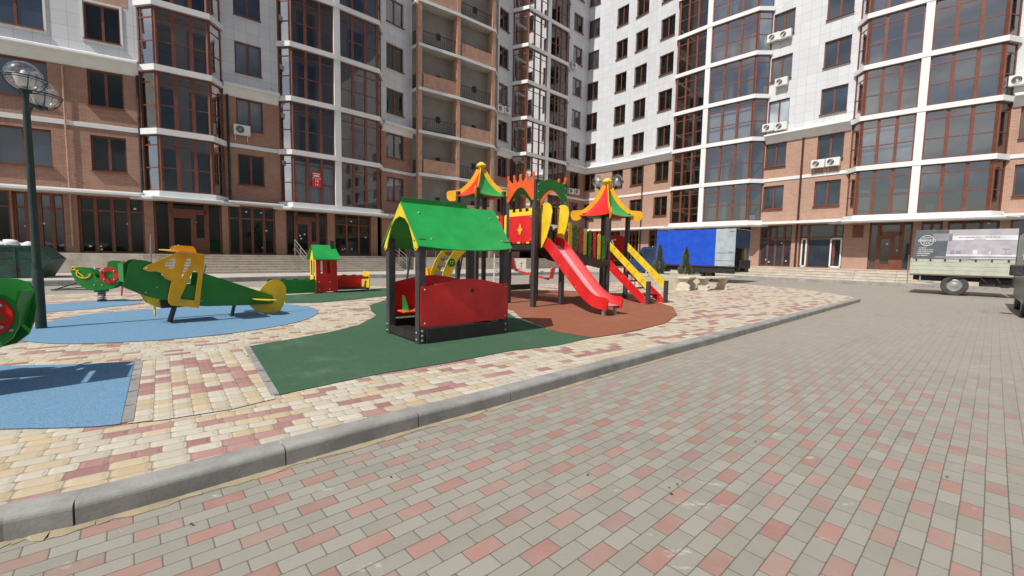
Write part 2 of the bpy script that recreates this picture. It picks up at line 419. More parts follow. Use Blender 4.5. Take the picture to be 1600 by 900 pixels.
def empty(name, loc, rz, label, cat, group=None):
    o = bpy.data.objects.new(name, None); COL.objects.link(o); o.location = loc; o.rotation_euler = (0, 0, rz); o.empty_display_size = .3
    return tag(o, label, cat, group)
KIDS = {}
def kids(o): return [c for c in bpy.data.objects if c.parent == o]
def copy_tree(o, parent=None, loc=None, rz=None, label=None):
    c = o.copy(); COL.objects.link(c); c.parent = parent
    if loc is not None: c.location = loc
    if rz is not None: c.rotation_euler = (0, 0, rz)
    if label: c['label'] = label
    for k in kids(o): copy_tree(k, c)
    return c
def arc(cx, cy, rx, ry, a0, a1, n=10): return [(cx+rx*math.cos(R(a0+(a1-a0)*i/n)), cy+ry*math.sin(R(a0+(a1-a0)*i/n))) for i in range(n+1)]
TXZ = lambda y=0: Matrix(((1, 0, 0, 0), (0, 0, 1, y), (0, 1, 0, 0), (0, 0, 0, 1)))        # plate in the x-z plane at y
TYZ = lambda x=0: Matrix(((0, 0, 1, x), (1, 0, 0, 0), (0, 1, 0, 0), (0, 0, 0, 1)))        # plate in the y-z plane at x
TXY = lambda z=0: Matrix.Translation((0, 0, z))
def text_mesh(mb, txt, size, T, mi=0, depth=.004):
    cu = bpy.data.curves.new('t', 'FONT'); cu.body = txt; cu.size = size; cu.align_x = 'CENTER'; cu.align_y = 'CENTER'; cu.extrude = depth
    o = bpy.data.objects.new('t', cu); COL.objects.link(o); dg = bpy.context.evaluated_depsgraph_get(); dg.update()
    me = o.evaluated_get(dg).to_mesh(); mb.add([tuple(v.co) for v in me.vertices], [tuple(p.vertices) for p in me.polygons], mi, T)
    o.evaluated_get(dg).to_mesh_clear(); bpy.data.objects.remove(o); bpy.data.curves.remove(cu)

# ------------------------------------------------------------------ the ground
ZI = .13                                      # top of the raised playground
b = MB(); b.quad((-160, -120, 0), (160, -120, 0), (160, 160, 0), (-160, 160, 0)); tag(b.build('road', 'road'), kind='structure')
kerb_px = [(-500, 1040), (-200, 912), (0, 847), (105, 828), (270, 780), (430, 733), (642, 672), (790, 632), (970, 578), (1150, 528), (1260, 496), (1345, 472)]
KP = [G(x, y).xy for x, y in kerb_px]
def smooth2(P, it=1):
    for _ in range(it):
        Q = [P[0]]
        for a, c in zip(P, P[1:]): Q += [a*.75+c*.25, a*.25+c*.75]
        P = Q+[P[-1]]
    return P
KP = smooth2(KP, 1)
corner = [Vector((12.75, 15.9)), Vector((13.0, 17.2)), Vector((13.1, 19.5)), Vector((12.3, 22.2)), Vector((9.0, 23.3)), Vector((6.0, 22.4))]
back = [Vector(p) for p in ((-1.3, 17.9), (-4.1, 17.1), (-8.2, 15.7), (-10.3, 14.6), (-11.6, 12.9), (-13.0, 11.2), (-17, 8.2), (-22, 4.5))]
outline = KP+corner+back
def sheet(name, pts, z, mat, kind='structure', thick=None):
    P = [Vector((p[0], p[1], 0)) for p in pts]; tr = tessellate_polygon([P]); b = MB(); n = len(P)
    b.add([(p.x, p.y, z) for p in P], [tuple(t) for t in tr])
    if thick:
        b.add([(p.x, p.y, z) for p in P]+[(p.x, p.y, z-thick) for p in P], [(i, (i+1) % n, (i+1) % n+n, i+n) for i in range(n)])
    return tag(b.build(name, mat), kind=kind)
def inset(P, d):
    out = []
    for i, p in enumerate(P):
        a, c = P[i-1], P[(i+1) % len(P)]; n = Vector((0, 0))
        for u, v in ((a, p), (p, c)): e = (v-u).normalized(); n += Vector((-e.y, e.x))
        out.append(p+n.normalized()*d)
    return out
sheet('pavement', inset(outline, .09), ZI-.004, 'island')
b = MB(); rs = random.Random(3); pr = KP
for i in range(3, len(pr)-1):
    for q in range(3):
        a = pr[i].lerp(pr[i+1], q/3); c = pr[i].lerp(pr[i+1], (q+1)/3); d = (c-a).normalized(); n = Vector((d.y, -d.x)); w0 = .02+.05*abs(math.sin(i*1.7+q*.9)); w1 = .02+.05*abs(math.sin(i*1.7+(q+1)*.9))
        b.add([(a.x, a.y, .014), (c.x, c.y, .014), (c.x+n.x*w1, c.y+n.y*w1, .003), (a.x+n.x*w0, a.y+n.y*w0, .003)], [(0, 3, 2, 1)])
tag(b.build('sand', paint('drifted sand', (.34, .28, .18), .95, dirt=.1, bump=.3, scale=8)), 'thin line of sand drifted along the foot of the kerb', 'sand', kind='stuff')
# kerb stones round the island, each about a metre with an open joint
def kerb(name, path, w=.16, top=ZI, step=1.0, rnd=.03):
    b = MB(); L = [0]
    for a, c in zip(path, path[1:]): L.append(L[-1]+(c-a).length)
    def at(s):
        for i in range(len(path)-1):
            if s <= L[i+1] or i == len(path)-2:
                t = (s-L[i])/max(1e-6, L[i+1]-L[i]); return path[i].lerp(path[i+1], t)
    s = 0
    while s < L[-1]-.05:
        e = min(L[-1], s+step); m = max(2, int((e-s)/.25)+1); jz = random.uniform(-.003, .003)
        pts = [at(s+.004+(e-s-.008)*i/(m-1)) for i in range(m)]
        z = top+jz
        b.sweep(pts, [(.012, -.02), (.006, z-.03), (.002, z-.018), (-.006, z-.008), (-.016, z-.002), (-.026, z), (-w, z), (-w, -.02)])
        s = e
    return tag(b.build(name, 'kerb'), kind='structure')
kerb('kerb', KP+corner+back)
# rubber surfaces, 4 mm above the paving
ZR = ZI+.004
def gp(l): return [G(x, y, ZI).xy for x, y in l]
green = gp([(390, 541), (412, 576), (437, 617), (530, 597), (600, 583), (700, 567), (800, 548), (870, 540), (925, 528), (870, 519), (806, 497), (780, 480), (720, 470), (650, 464), (598, 470), (578, 477), (580, 486), (588, 493), (560, 508), (520, 518), (455, 530)])
sheet('green rubber surface', green, ZR, 'rgreen')
C0 = Vector((1.95, 11.6))
terra = gp([(925, 528), (968, 522), (1005, 514), (1040, 505), (1058, 492), (1052, 480), (1030, 473)])+[Vector((4.6, 14.2)), Vector((3.8, 15.2)), Vector((2.4, 15.9)), Vector((.8, 16)), Vector((-.8, 15.2)), Vector((-1.9, 14.2)), Vector((-1.6, 12.2)), Vector((-.6, 11.0))]+gp([(800, 484), (812, 495), (870, 519)])
sheet('terracotta rubber surface', terra, ZR+.004, 'rterra')
bl1 = gp([(24, 531), (60, 536), (110, 538), (200, 535), (300, 528), (400, 516), (470, 503), (500, 490), (492, 480), (450, 475), (390, 473), (330, 476), (260, 482), (200, 485.5), (130, 491), (75, 503), (40, 515), (15, 524)])
sheet('blue rubber surface', smooth2([Vector(p) for p in bl1]+[Vector(bl1[0])], 2)[:-1], ZR, 'rblue')
sheet('blue rubber surface', gp([(60, 477), (62, 489), (140, 483), (226, 474), (195, 467), (110, 473)]), ZR, 'rblue')
sheet('blue rubber surface', gp([(210, 565), (188, 663), (150, 667), (100, 669), (0, 671), (-160, 672), (-240, 590), (-100, 574), (0, 572), (100, 570)]), ZR, 'rblue')
sheet('green rubber surface', gp([(440, 462), (446, 474), (500, 473), (545, 469), (590, 464), (650, 458), (655, 449), (600, 450), (520, 456)]), ZR, 'rgreen')
# crossways cobbles and flush edging between the two rubber fields
sheet('paving', gp([(219, 566), (199, 662), (250, 657), (360, 640), (431, 623), (409, 585), (384, 545), (330, 549), (270, 556)]), ZR-.001, 'islandx')
def edging(px, w, z=ZR+.003):
    b = MB(); P = [G(x, y, ZI).xy for x, y in px]; n = 5
    for i in range(n):
        a = P[0].lerp(P[1], (i+.03)/n); c = P[0].lerp(P[1], (i+.97)/n); b.sweep([a, c], [(0, ZI-.05), (0, z), (w, z), (w, ZI-.05)])
    tag(b.build('kerb', 'kerb'), kind='structure')
edging([(211, 565), (189, 663)], -.07); edging([(390, 541), (437, 617)], .07)
# pavement along the building
walk_edge = [(-60, -8), (-30, 7.2), (-17.6, 14.6), (-12.8, 18.4), (-8.3, 22.9), (-3.8, 25.7), (1.5, 30.5), (5.5, 33), (9.3, 32.6), (13.0, 32.6), (16.9, 30.6), (20.2, 26.9), (25.3, 22.4), (31, 18.0), (40, 11)]
walk_in = [(43, 22), (32, 24), (28, 28), (22, 34), (14, 44), (7, 50), (0, 44), (-10, 34), (-20, 26), (-32, 21), (-60, 6)]
sheet('sidewalk', walk_edge+walk_in, .2, 'walk')
kerb('kerb', [Vector(p) for p in walk_edge[1:]], .15, .2)

# ------------------------------------------------------------------ the apartment building
Z0, HF, ZP = 4.2, 3.1, 1.12                   # underside band of the first bays, storey, ground-floor level
ZC = Z0+2*HF
class Frame:                                  # a straight piece of wall: s along, y into the wall, z up
    def __init__(s, p, q):
        s.p = Vector(p); s.q = Vector(q); d = s.q-s.p; s.L = d.length; s.u = d/s.L; s.n = Vector((s.u.y, -s.u.x)); s.ang = math.atan2(s.u.y, s.u.x)
    def pt(s, a, o=0, z=0): v = s.p+s.u*a+s.n*o; return Vector((v.x, v.y, z))
    def mat(s, a=0, z=0, inset=0): m = Matrix.Rotation(s.ang, 4, 'Z'); m.translation = s.pt(a, -inset, z); return m
    def at(s, px, z):                         # where along the wall the photo column px falls
        lo, hi = -6.0, s.L+6.0
        for _ in range(40):
            mid = (lo+hi)/2
            if proj(s.pt(mid, 0, z))[0] < px: lo = mid
            else: hi = mid
        return (lo+hi)/2
def wall(fr, s0, s1, z0, z1, ops, mb, depth=.22, uvo=0):
    ops = [o for o in ops if o[1] > s0+.01 and o[0] < s1-.01 and o[3] > z0+.01 and o[2] < z1-.01]
    ss = sorted({s0, s1, *[min(max(o[0], s0), s1) for o in ops], *[min(max(o[1], s0), s1) for o in ops]})
    zs = sorted({z0, z1, *[min(max(o[2], z0), z1) for o in ops], *[min(max(o[3], z0), z1) for o in ops]})
    for a, c in zip(ss, ss[1:]):
        for e, g in zip(zs, zs[1:]):
            if c-a < 1e-4 or g-e < 1e-4: continue
            x, y = (a+c)/2, (e+g)/2
            if any(o[0] < x < o[1] and o[2] < y < o[3] for o in ops): continue
            mb.quad(fr.pt(a, 0, e), fr.pt(c, 0, e), fr.pt(c, 0, g), fr.pt(a, 0, g), 0, [(a+uvo, e), (c+uvo, e), (c+uvo, g), (a+uvo, g)])
    for o in ops:                             # reveals
        a, c, e, g = o[0], o[1], max(o[2], z0), min(o[3], z1)
        for (p, q) in (((a, e), (a, g)), ((c, g), (c, e)), ((c, e), (a, e)), ((a, g), (c, g))):
            if (p[1] == q[1]) and (p[1] in (z0, z1)) and not (p[1] in (o[2], o[3])): continue
            mb.quad(fr.pt(p[0], 0, p[1]), fr.pt(q[0], 0, q[1]), fr.pt(q[0], -depth, q[1]), fr.pt(p[0], -depth, p[1]), 0, [(p[0]+uvo, p[1]), (q[0]+uvo, q[1]), (q[0]+uvo, q[1]+.2), (p[0]+uvo, p[1]+.2)])
WIN = {}
def window(root, fr, s0, s1, z0, z1, n, gl, blind=None):
    w, h = round(s1-s0, 2), round(z1-z0, 2); key = (w, h, n)
    if key not in WIN:
        f = MB(); t = .065
        f.box(-w/2, -w/2+t, 0, .07, 0, h); f.box(w/2-t, w/2, 0, .07, 0, h); f.box(-w/2+t, w/2-t, 0, .07, 0, t); f.box(-w/2+t, w/2-t, 0, .07, h-t, h)
        for i in range(1, n): x = -w/2+w*i/n; f.box(x-.055, x+.055, -.005, .065, t, h-t)
        f.box(-w/2-.04, w/2+.04, -.27, -.002, -.04, -.01)          # drip sill
        g = MB()
        for i in range(n):
            x0 = -w/2+w*i/n+.05; x1 = -w/2+w*(i+1)/n-.05; g.quad((x0, .035, .05), (x1, .035, .05), (x1, .035, h-.05), (x0, .035, h-.05))
        WIN[key] = (f.build('window', 'frame').data, {})
        bpy.data.objects.remove([o for o in bpy.data.objects if o.data == WIN[key][0]][0]); WIN[key][1]['mb'] = g
    fm, gd = WIN[key]
    if gl not in gd:
        o = gd['mb'].build('pane', gl); gd[gl] = o.data; bpy.data.objects.remove(o)
    o = bpy.data.objects.new('window', fm); COL.objects.link(o); o.parent = root
    o.matrix_local = Matrix.Translation(-root.location) @ fr.mat((s0+s1)/2, z0, .13)
    p = bpy.data.objects.new('pane', gd[gl]); COL.objects.link(p); p.parent = o
    return o
def pick(k): return random.Random(k).choice
def path_prof(mb, path, prof, **k): mb.sweep(path, prof, **k)

def build_wall_set(root, fr, cols, rows, gls, shops, zt, name_i, rowf=None, zp=ZP):
    ops = []
    for ci, (a, c, n) in enumerate(cols):
        sa, scv = (fr.at(a, Z0+1.9), fr.at(c, Z0+1.9)) if n > 0 else (a, c)
        n = abs(n)
        for r in range(rows):
            z = Z0+HF*r+.95
            ops.append((sa, scv, z, z+1.72)); window(root, fr, sa+.01, scv-.01, z+.01, z+1.71, n, gls(ci, r))
    for (s0, s1, z0, z1) in shops: ops.append((s0, s1, z0, z1))
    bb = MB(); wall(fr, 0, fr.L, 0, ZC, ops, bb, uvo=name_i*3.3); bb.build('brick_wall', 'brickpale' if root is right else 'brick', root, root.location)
    pb = MB(); wall(fr, 0, fr.L, ZC, zt, ops, pb, uvo=name_i*3.3); pb.build('panel_wall', 'panel', root, root.location)
def shopfront(root, fr, s0, s1, z0, z1, mull, trans=(), gl='glassA', door=None, stick=4, seed=1):
    rn = random.Random(seed); f = MB(fr.mat(0, 0, .12)); t = .09
    f.box(s0, s0+t, 0, .1, z0, z1); f.box(s1-t, s1, 0, .1, z0, z1); f.box(s0, s1, 0, .1, z0, z0+t); f.box(s0, s1, 0, .1, z1-t, z1)
    for m in mull: f.box(m-.07, m+.07, -.01, .09, z0, z1)
    for q in trans: f.box(s0, s1, .01, .08, q-.04, q+.04)
    if door:
        a, c = door; zt = z0+2.15
        for x in (a, c): f.box(x-.11, x+.11, -.03, .09, z0, z1)
        mid = (a+c)/2+ (c-a)*.12
        f.box(a, c, -.03, .09, zt, zt+.28); f.box(mid-.12, mid+.12, -.035, .08, z0, zt)
        f.box(a+.1, mid-.1, -.03, .07, z0, z0+.35); f.box(mid+.1, c-.1, -.03, .07, z0, z0+.9)
        f.box(a+.12, mid-.12, -.03, .07, zt-.2, zt)
    o = f.build('shop_window' if not door else 'entrance_door', 'frame', root, root.location)
    g = MB(fr.mat(0, 0, .17)); g.quad((s0, 0, z0), (s1, 0, z0), (s1, 0, z1), (s0, 0, z1))
    for i in range(stick):
        x = rn.uniform(s0+.3, s1-.3); z = rn.choice((rn.uniform(z0+.15, z0+.5), rn.uniform(z1-.7, z1-.2), rn.uniform(z0+1, z1-1)))
        g.add([(x+.06*math.cos(a*math.pi/4), -.004, z+.045*math.sin(a*math.pi/4)) for a in range(8)], [tuple(range(8))], 1)
    g.build('pane', [gl, 'sticker'], o, root.location)
    return o

def bay(root, pts, cols_at, halves, k0, k1, seed=0, curt={}, glz='bayglass'):
    """pts: wall, front corners..., wall (world xy). halves: list of (i, j, panes) between pts i and j. cols_at: indices with a white column"""
    P = [Vector(p) for p in pts]
    def off(o):
        N = []
        for i in range(len(P)):
            ns = []
            if i > 0: d = (P[i]-P[i-1]).normalized(); ns.append(Vector((d.y, -d.x)))
            if i < len(P)-1: d = (P[i+1]-P[i]).normalized(); ns.append(Vector((d.y, -d.x)))
            n = sum(ns, Vector((0, 0)))/len(ns); N.append(n/max(.4, n.length_squared))
        return [p+n*o for p, n in zip(P, N)]
    rel = Vector(root.location)
    outp = off(.13)
    bnd = MB(); n = len(P)
    loop = [P[0]]+outp[0:]+[P[-1]]
    zs = (-.16, .13)
    lp = [(p.x, p.y) for p in ([P[0]]+outp+[P[-1]])]
    tr = tessellate_polygon([[Vector((x, y, 0)) for x, y in lp]]); N = len(lp)
    vs = [(x, y, zs[1]) for x, y in lp]+[(x, y, zs[0]) for x, y in lp]
    bnd.add(vs, [tuple(t) for t in tr], 0); bnd.add(vs, [tuple(i+N for i in t) for t in tr], 1)
    bnd.add(vs, [(i, (i+1) % N, (i+1) % N+N, i+N) for i in range(N)], 0)
    band = bnd.build('floor_band', ['white', 'soffit'], root, rel); band.location.z = Z0+HF*k0
    fr = MB(); gl = MB(); z0, z1 = .13, HF-.16; zt = z1-.5; zm = zt-1.12
    for (i, j, np_) in halves:
        F = Frame(P[i], P[j]); s0 = .18 if i in cols_at else .02; s1 = F.L-(.18 if j in cols_at else .02)
        T = F.mat(0, 0, .02)
        for x in (s0, s1): fr.box(x-.085, x+.085, 0, .1, z0, z1, 0, T)
        fr.box(s0, s1, 0, .09, z0, z0+.07, 0, T); fr.box(s0, s1, 0, .09, z1-.07, z1, 0, T)
        for k in range(1, np_): x = s0+(s1-s0)*k/np_; fr.box(x-.08, x+.08, -.01, .09, z0, z1, 0, T)
        fr.box(s0, s1, .01, .08, zt-.03, zt+.03, 0, T); fr.box(s0, s1, .01, .08, zm-.028, zm+.028, 0, T)
        a, c = F.pt(s0, -.05), F.pt(s1, -.05)
        gl.quad((a.x, a.y, z0), (c.x, c.y, z0), (c.x, c.y, z1), (a.x, a.y, z1), 1 if i == 0 else 0)
    f = fr.build('bay_window', 'frame', root, rel); f.location.z = Z0+HF*k0; g = gl.build('pane', [glz, 'chamfer' if glz == 'bayglass' else glz], f, rel)
    rn = random.Random(seed)
    def clutter(f, k):
        c = curt.get(k)
        if c:
            cb = MB()
            for hi in c:
                i, j, np_ = halves[hi]; F = Frame(P[i], P[j]); m = int(F.L/.09)
                for q in range(m):
                    a = F.pt(F.L*q/m, -.22-.04*(q % 2)); e = F.pt(F.L*(q+1)/m, -.22-.04*((q+1) % 2)); cb.quad((a.x, a.y, .2), (e.x, e.y, .2), (e.x, e.y, zt+.2), (a.x, a.y, zt+.2))
            cb.build('curtain', 'curtain' if k % 2 == 0 else 'net', f, rel)
        elif rn.random() < .6:                # things left standing behind the glass
            i, j, np_ = halves[rn.randrange(len(halves))]; F = Frame(P[i], P[j]); x = rn.uniform(.3, max(.4, F.L-.9)); cb = MB(); T = F.mat(0, 0, .3)
            cb.box(x, x+rn.uniform(.35, .7), 0, .05, .14, .14+rn.uniform(.35, .8), 0, T); cb.build('stored_board', 'curtain', f, rel)
    clutter(f, k0)
    for k in range(k0+1, k1+1):
        c = f.copy(); COL.objects.link(c); c.location.z = Z0+HF*k
        q = g.copy(); COL.objects.link(q); q.parent = c; clutter(c, k)
        e = band.copy(); COL.objects.link(e); e.location.z = Z0+HF*k
    e = band.copy(); COL.objects.link(e); e.location.z = Z0+HF*(k1+1)
    for ci in cols_at:
        p = P[ci]; a = P[ci-1]; F = Frame(P[ci-1], P[ci+1]); m = MB(); T = F.mat((p-P[ci-1]).dot(F.u), 0, -(p-P[ci-1]).dot(F.n))
        m.box(-.19, .19, -.1, .3, Z0, Z0+HF*(k1+1)+.1, 0, T); m.build('column', 'white', root, rel)
    # inner plaster wall seen through the glass
    F = Frame(P[0], P[-1]); m = MB(F.mat(0, 0, -.03)); m.quad((.05, 0, Z0), (F.L-.05, 0, Z0), (F.L-.05, 0, Z0+HF*(k1+1)), (.05, 0, Z0+HF*(k1+1)))
    for k in range(k0, k1+1):
        z = Z0+HF*k+.13
        for x in (F.L*.25, F.L*.72):
            if F.L > 2: m.box(x-.55, x+.55, -.03, .0, z+.05, z+2.3, 1); m.box(x-.45, x+.45, -.04, -.03, z+.15, z+2.2, 2)
    m.build('inner_wall', ['loggia', 'frame', 'glassA'], root, rel)

# ---- left wing: its plan as read off the photo
LW = dict(a=(-30.0, 16.0), w1=(-18.96, 22.3), w2=(-16.2, 24.5), w3=(-14.1, 26.25), w4=(-9.4, 31.0), w5=(-7.75, 33.1), w6=(-1.55, 37.9), w7=(-.3, 39.6), w8=(5.2, 43.9), c0=(7.5, 46.2))
left = empty('apartment_building', (-12, 32, 0), 0, 'shaded left wing with brick lower floors, stacked loggias and grey tile cladding above', 'apartment building')
right = empty('apartment_building', (20, 34, 0), 0, 'sunlit right wing, white tile cladding over pale brick, with tall glazed bays', 'apartment building')
ZT = Z0+HF*10+1
lrel = left.location
fA = Frame(LW['a'], LW['w1']); fB = Frame(LW['w1'], LW['w2']); fC = Frame(LW['w2'], LW['w3']); fD = Frame(LW['w3'], LW['w4']); fE = Frame(LW['w4'], LW['w5']); fF = Frame(LW['w6'], LW['w7']); fG = Frame(LW['w7'], LW['w8']); fH = Frame(LW['w8'], LW['c0'])
gz = lambda d: (lambda c, r: random.Random(c*31+r*7+d).choice(['glassA', 'glassA', 'glassA', 'glassB', 'glassC']))
ZS0, ZS1 = ZP, Z0-.28
def shops_px(fr, px, z=2.6): return [(max(.0, fr.at(a, z)), min(fr.L, fr.at(c, z)), ZS0, ZS1) for a, c in px]
sA = shops_px(fA, [(-220, -130), (-115, 17), (20, 101), (122, 226)])
sB = [(.32, fB.L-.25, ZS0, ZS1)]
sC = [(.05, fC.L-.3, ZS0, ZS1)]
sD = shops_px(fD, [(447, 512), (523, 580), (590, 604)])
sE = shops_px(fE, [(612, 634)])
build_wall_set(left, fA, [(-205, -120, 2), (-60, 81, 3), (142, 198, 2)], 4, lambda c, r: ('glassB' if c == 1 else 'glassA'), sA, ZT, 0)
build_wall_set(left, fB, [], 0, None, sB, ZT, 1)
build_wall_set(left, fC, [(372, 413, 2)], 5, gz(3), sC, ZT, 2)
build_wall_set(left, fD, [], 0, None, sD, ZT, 3)
build_wall_set(left, fE, [(604.5, 631, 2)], 6, gz(5), sE, ZT, 4)
build_wall_set(left, fF, [(777, 791, 2)], 8, gz(8), [], ZT, 5)
build_wall_set(left, fG, [], 0, None, shops_px(fG, [(812, 832), (838, 872)]), ZT, 6)
build_wall_set(left, fH, [(889, 903, 2)], 8, gz(9), [], ZT, 7)
def sh(root, fr, s, k, seed, door=False, gl='glassA', trans=True, stick=4):
    n = k; mull = [s[0]+(s[1]-s[0])*i/n for i in range(1, n)]
    dd = None
    if door: dd = (s[0]+(s[1]-s[0])*.24, s[0]+(s[1]-s[0])*.76); mull = []
    shopfront(root, fr, s[0]+.01, s[1]-.01, s[2], s[3], mull, [s[2]+2.1] if trans else [], gl, dd, stick, seed)
for i, (fr, ss, n, d) in enumerate([(fA, sA[0], 3, 0), (fA, sA[1], 4, 0), (fA, sA[2], 4, 0), (fA, sA[3], 4, 0), (fB, sB[0], 3, 1), (fC, sC[0], 4, 0), (fD, sD[0], 3, 1), (fD, sD[1], 3, 0), (fE, sE[0], 2, 0)]):
    sh(left, fr, ss, n, i+1, bool(d), 'glassB' if i == 2 else 'glassA', trans=not d, stick=6)
# bays of the left wing
bay(left, [LW['w1'], (-17.95, 22.11), (-16.15, 23.43), LW['w2']], [], [(0, 1, 1), (1, 2, 3), (2, 3, 1)], 0, 4, 1)
bay(left, [LW['w3'], (-13.27, 26.17), (-11.23, 27.85), (-9.25, 29.78), LW['w4']], [2], [(0, 1, 1), (1, 2, 3), (2, 3, 3), (3, 4, 1)], 0, 5, 2, {0: (0, 1)})
bay(left, [LW['w7'], (1.0, 39.0), (2.98, 40.95), (4.91, 42.75), LW['w8']], [2], [(0, 1, 1), (1, 2, 3), (2, 3, 3), (3, 4, 1)], 0, 8, 3)
# loggia stack
P0, P1, P2 = Vector((-7.04, 32.6)), Vector((-4.45, 34.5)), Vector((-1.85, 36.7))
lg = Frame(P0, P2); DEP = 1.45
backw = MB(); q0, q2 = Vector(LW['w5']), Vector(LW['w6'])
F = Frame(q0, q2); bw = MB(); wall(F, 0, F.L, 0, ZT, [], bw); bw.build('loggia_wall', 'loggia', left, lrel)
for k in range(0, 9):
    z = Z0+HF*k
    s = MB(); lp = [P0-lg.u*.12+lg.n*.08, P1+lg.n*.08, P2+lg.u*.15+lg.n*.08, q2, q0]
    if True:
        tr = tessellate_polygon([[Vector((p.x, p.y, 0)) for p in lp]]); N = 5; vs = [(p.x, p.y, z+.1) for p in lp]+[(p.x, p.y, z-.12) for p in lp]
        s.add(vs, [tuple(t) for t in tr], 0); s.add(vs, [tuple(i+N for i in t) for t in tr], 1); s.add(vs, [(i, (i+1) % N, (i+1) % N+N, i+N) for i in range(N)], 0)
    s.build('balcony_slab', ['white', 'soffit'], left, lrel)
    for h, (a, c) in enumerate(((P0, P1), (P1, P2))):
        F = Frame(a, c); m = MB()
        if (k+h) % 2 == 1:
            m.T = F.mat(0, 0, .03); x0, x1 = .3, F.L-.08
            m.box(x0, x1, 0, .12, z+.1, z+1.15); m.build('balcony_parapet', 'tancol', left, lrel)
        else:
            T = F.mat(0, 0, .1); m.T = T; x0, x1 = .3, F.L-.1
            for zz in (z+.22, z+1.08): m.box(x0, x1, 0, .03, zz, zz+.035)
            nb = 18
            for i in range(nb+1): x = x0+(x1-x0)*i/nb; m.box(x-.008, x+.008, .008, .022, z+.1, z+1.08)
            for i in range(nb):
                if i % 3 == 1: x = x0+(x1-x0)*(i+.5)/nb; m.tube([(x+.09*math.cos(a*.7), .015, z+.62+.16*math.sin(a*.7)) for a in range(10)], .007, 5)
            m.build('balcony_railing', 'black', left, lrel)
        m = MB(Frame(q0, q2).mat(0, 0, -.03)); x = 2.0+h*3.3
        m.box(x, x+.32, -.06, 0, z+1.15, z+1.6); m.build('meter_box', 'black', left, lrel)
    # side railing towards the bay
    F = Frame(q0, P0); m = MB(F.mat(0, 0, 0)); m.box(.1, F.L-.2, 0, .03, z+.2, z+.24); m.box(.1, F.L-.2, 0, .03, z+1.05, z+1.09)
    for i in range(9): x = .1+(F.L-.3)*i/8; m.box(x-.01, x+.01, .005, .025, z+.1, z+1.08)
    m.build('balcony_railing', 'black', left, lrel)
for p, w in ((P0, .34), (P1, .3), (P2, .34)):
    m = MB(lg.mat((p-P0).dot(lg.u), 0, -(p-P0).dot(lg.n)+.0)); w2 = w/2
    m.box(-w2, w2, -.02, .32, .2, ZT); 
    o = m.build('brick_pillar', 'tancol', left, lrel)
for p in (P1, P2-lg.u*.05):                    # fin walls between the loggias
    m = MB(lg.mat((p-P0).dot(lg.u), 0, -(p-P0).dot(lg.n))); m.box(-.06, .06, .32, 1.5, ZP, ZT); m.build('fin_wall', 'tancol', left, lrel)
m = MB(lg.mat(0, 0, .5)); m.box(.4, lg.L-.4, 0, .08, ZP, Z0-.3); m.build('ground_wall', 'brick', left, lrel)

# ---- right wing
RW = [(7.5, 46.2), (9.3, 44.5), (11.2, 42.2), (12.6, 40.1), (13.9, 38.3)]
Ra, Rb, Rc, Rd, Re = (13.9, 38.3), (18.85, 32.95), (22.1, 28.9), (27.3, 24.3), (54, 0.2)
rrel = right.location
cen = [Frame(a, c) for a, c in zip(RW, RW[1:])]
rb = Frame(Ra, Rb); rc = Frame(Rb, Rc); rd = Frame(Rc, Rd); re_ = Frame(Rd, Re)
cc = [[(911.5, 928, 2)], [(954, 971, 2)], [(983, 1001.5, 2)], [(1021, 1042, 2)]]
ZS0R = .9
def shR(fr, px, z=2.4): return [(max(0, fr.at(a, z)), min(fr.L, fr.at(c, z)), ZS0R, ZS1) for a, c in px]
shc = [shR(cen[0], [(912, 934)]), shR(cen[1], [(944, 968)]), shR(cen[2], [(978, 997)]), shR(cen[3], [(1006, 1042)])]
for i, fr in enumerate(cen):
    build_wall_set(right, fr, cc[i], 9, (lambda c, r, i=i: 'glassB' if (i == 0 and r > 4) else 'glassA'), shc[i], ZT, 8+i)
    for s_ in shc[i]: sh(right, fr, s_, 3, 40+i, stick=3)
s_rb = shR(rb, [(1052, 1084), (1092, 1130), (1138, 1172)]); s_rc = shR(rc, [(1178, 1236), (1248, 1325)]); s_rd = shR(rd, [(1357, 1424), (1437, 1470), (1478, 1560)]); s_re = [(.4, 2.6, ZS0R, ZS1), (3.0, 5.5, ZS0R, ZS1)]+[(q, q+3.4, ZS0R, ZS1) for q in (8, 13, 18, 23, 28)]
build_wall_set(right, rb, [], 0, None, s_rb, ZT, 13)
rcg = {(1, 0): 'glassB', (1, 1): 'glassB', (0, 0): 'glassB', (0, 1): 'glassB', (0, 2): 'glassD', (0, 3): 'glassC', (0, 4): 'glassC', (1, 2): 'glassB'}
build_wall_set(right, rc, [(1192, 1224, 2), (1272, 1313, 2)], 7, lambda c, r: rcg.get((c, r), 'glassB'), s_rc, ZT, 14)
build_wall_set(right, rd, [], 0, None, s_rd, ZT, 15)
build_wall_set(right, re_, [(1584, 1632, 2), (1690, 1750, 2)]+[(q, q+1.9, -2) for q in (8, 12.5, 17, 21.5, 26, 30.5)], 5, lambda c, r: 'glassB', s_re, ZT, 16)
for i, s_ in enumerate(s_rb): sh(right, rb, s_, 3, 50+i, stick=3)
sh(right, rc, s_rc[0], 4, 55, stick=6, gl='glassB')
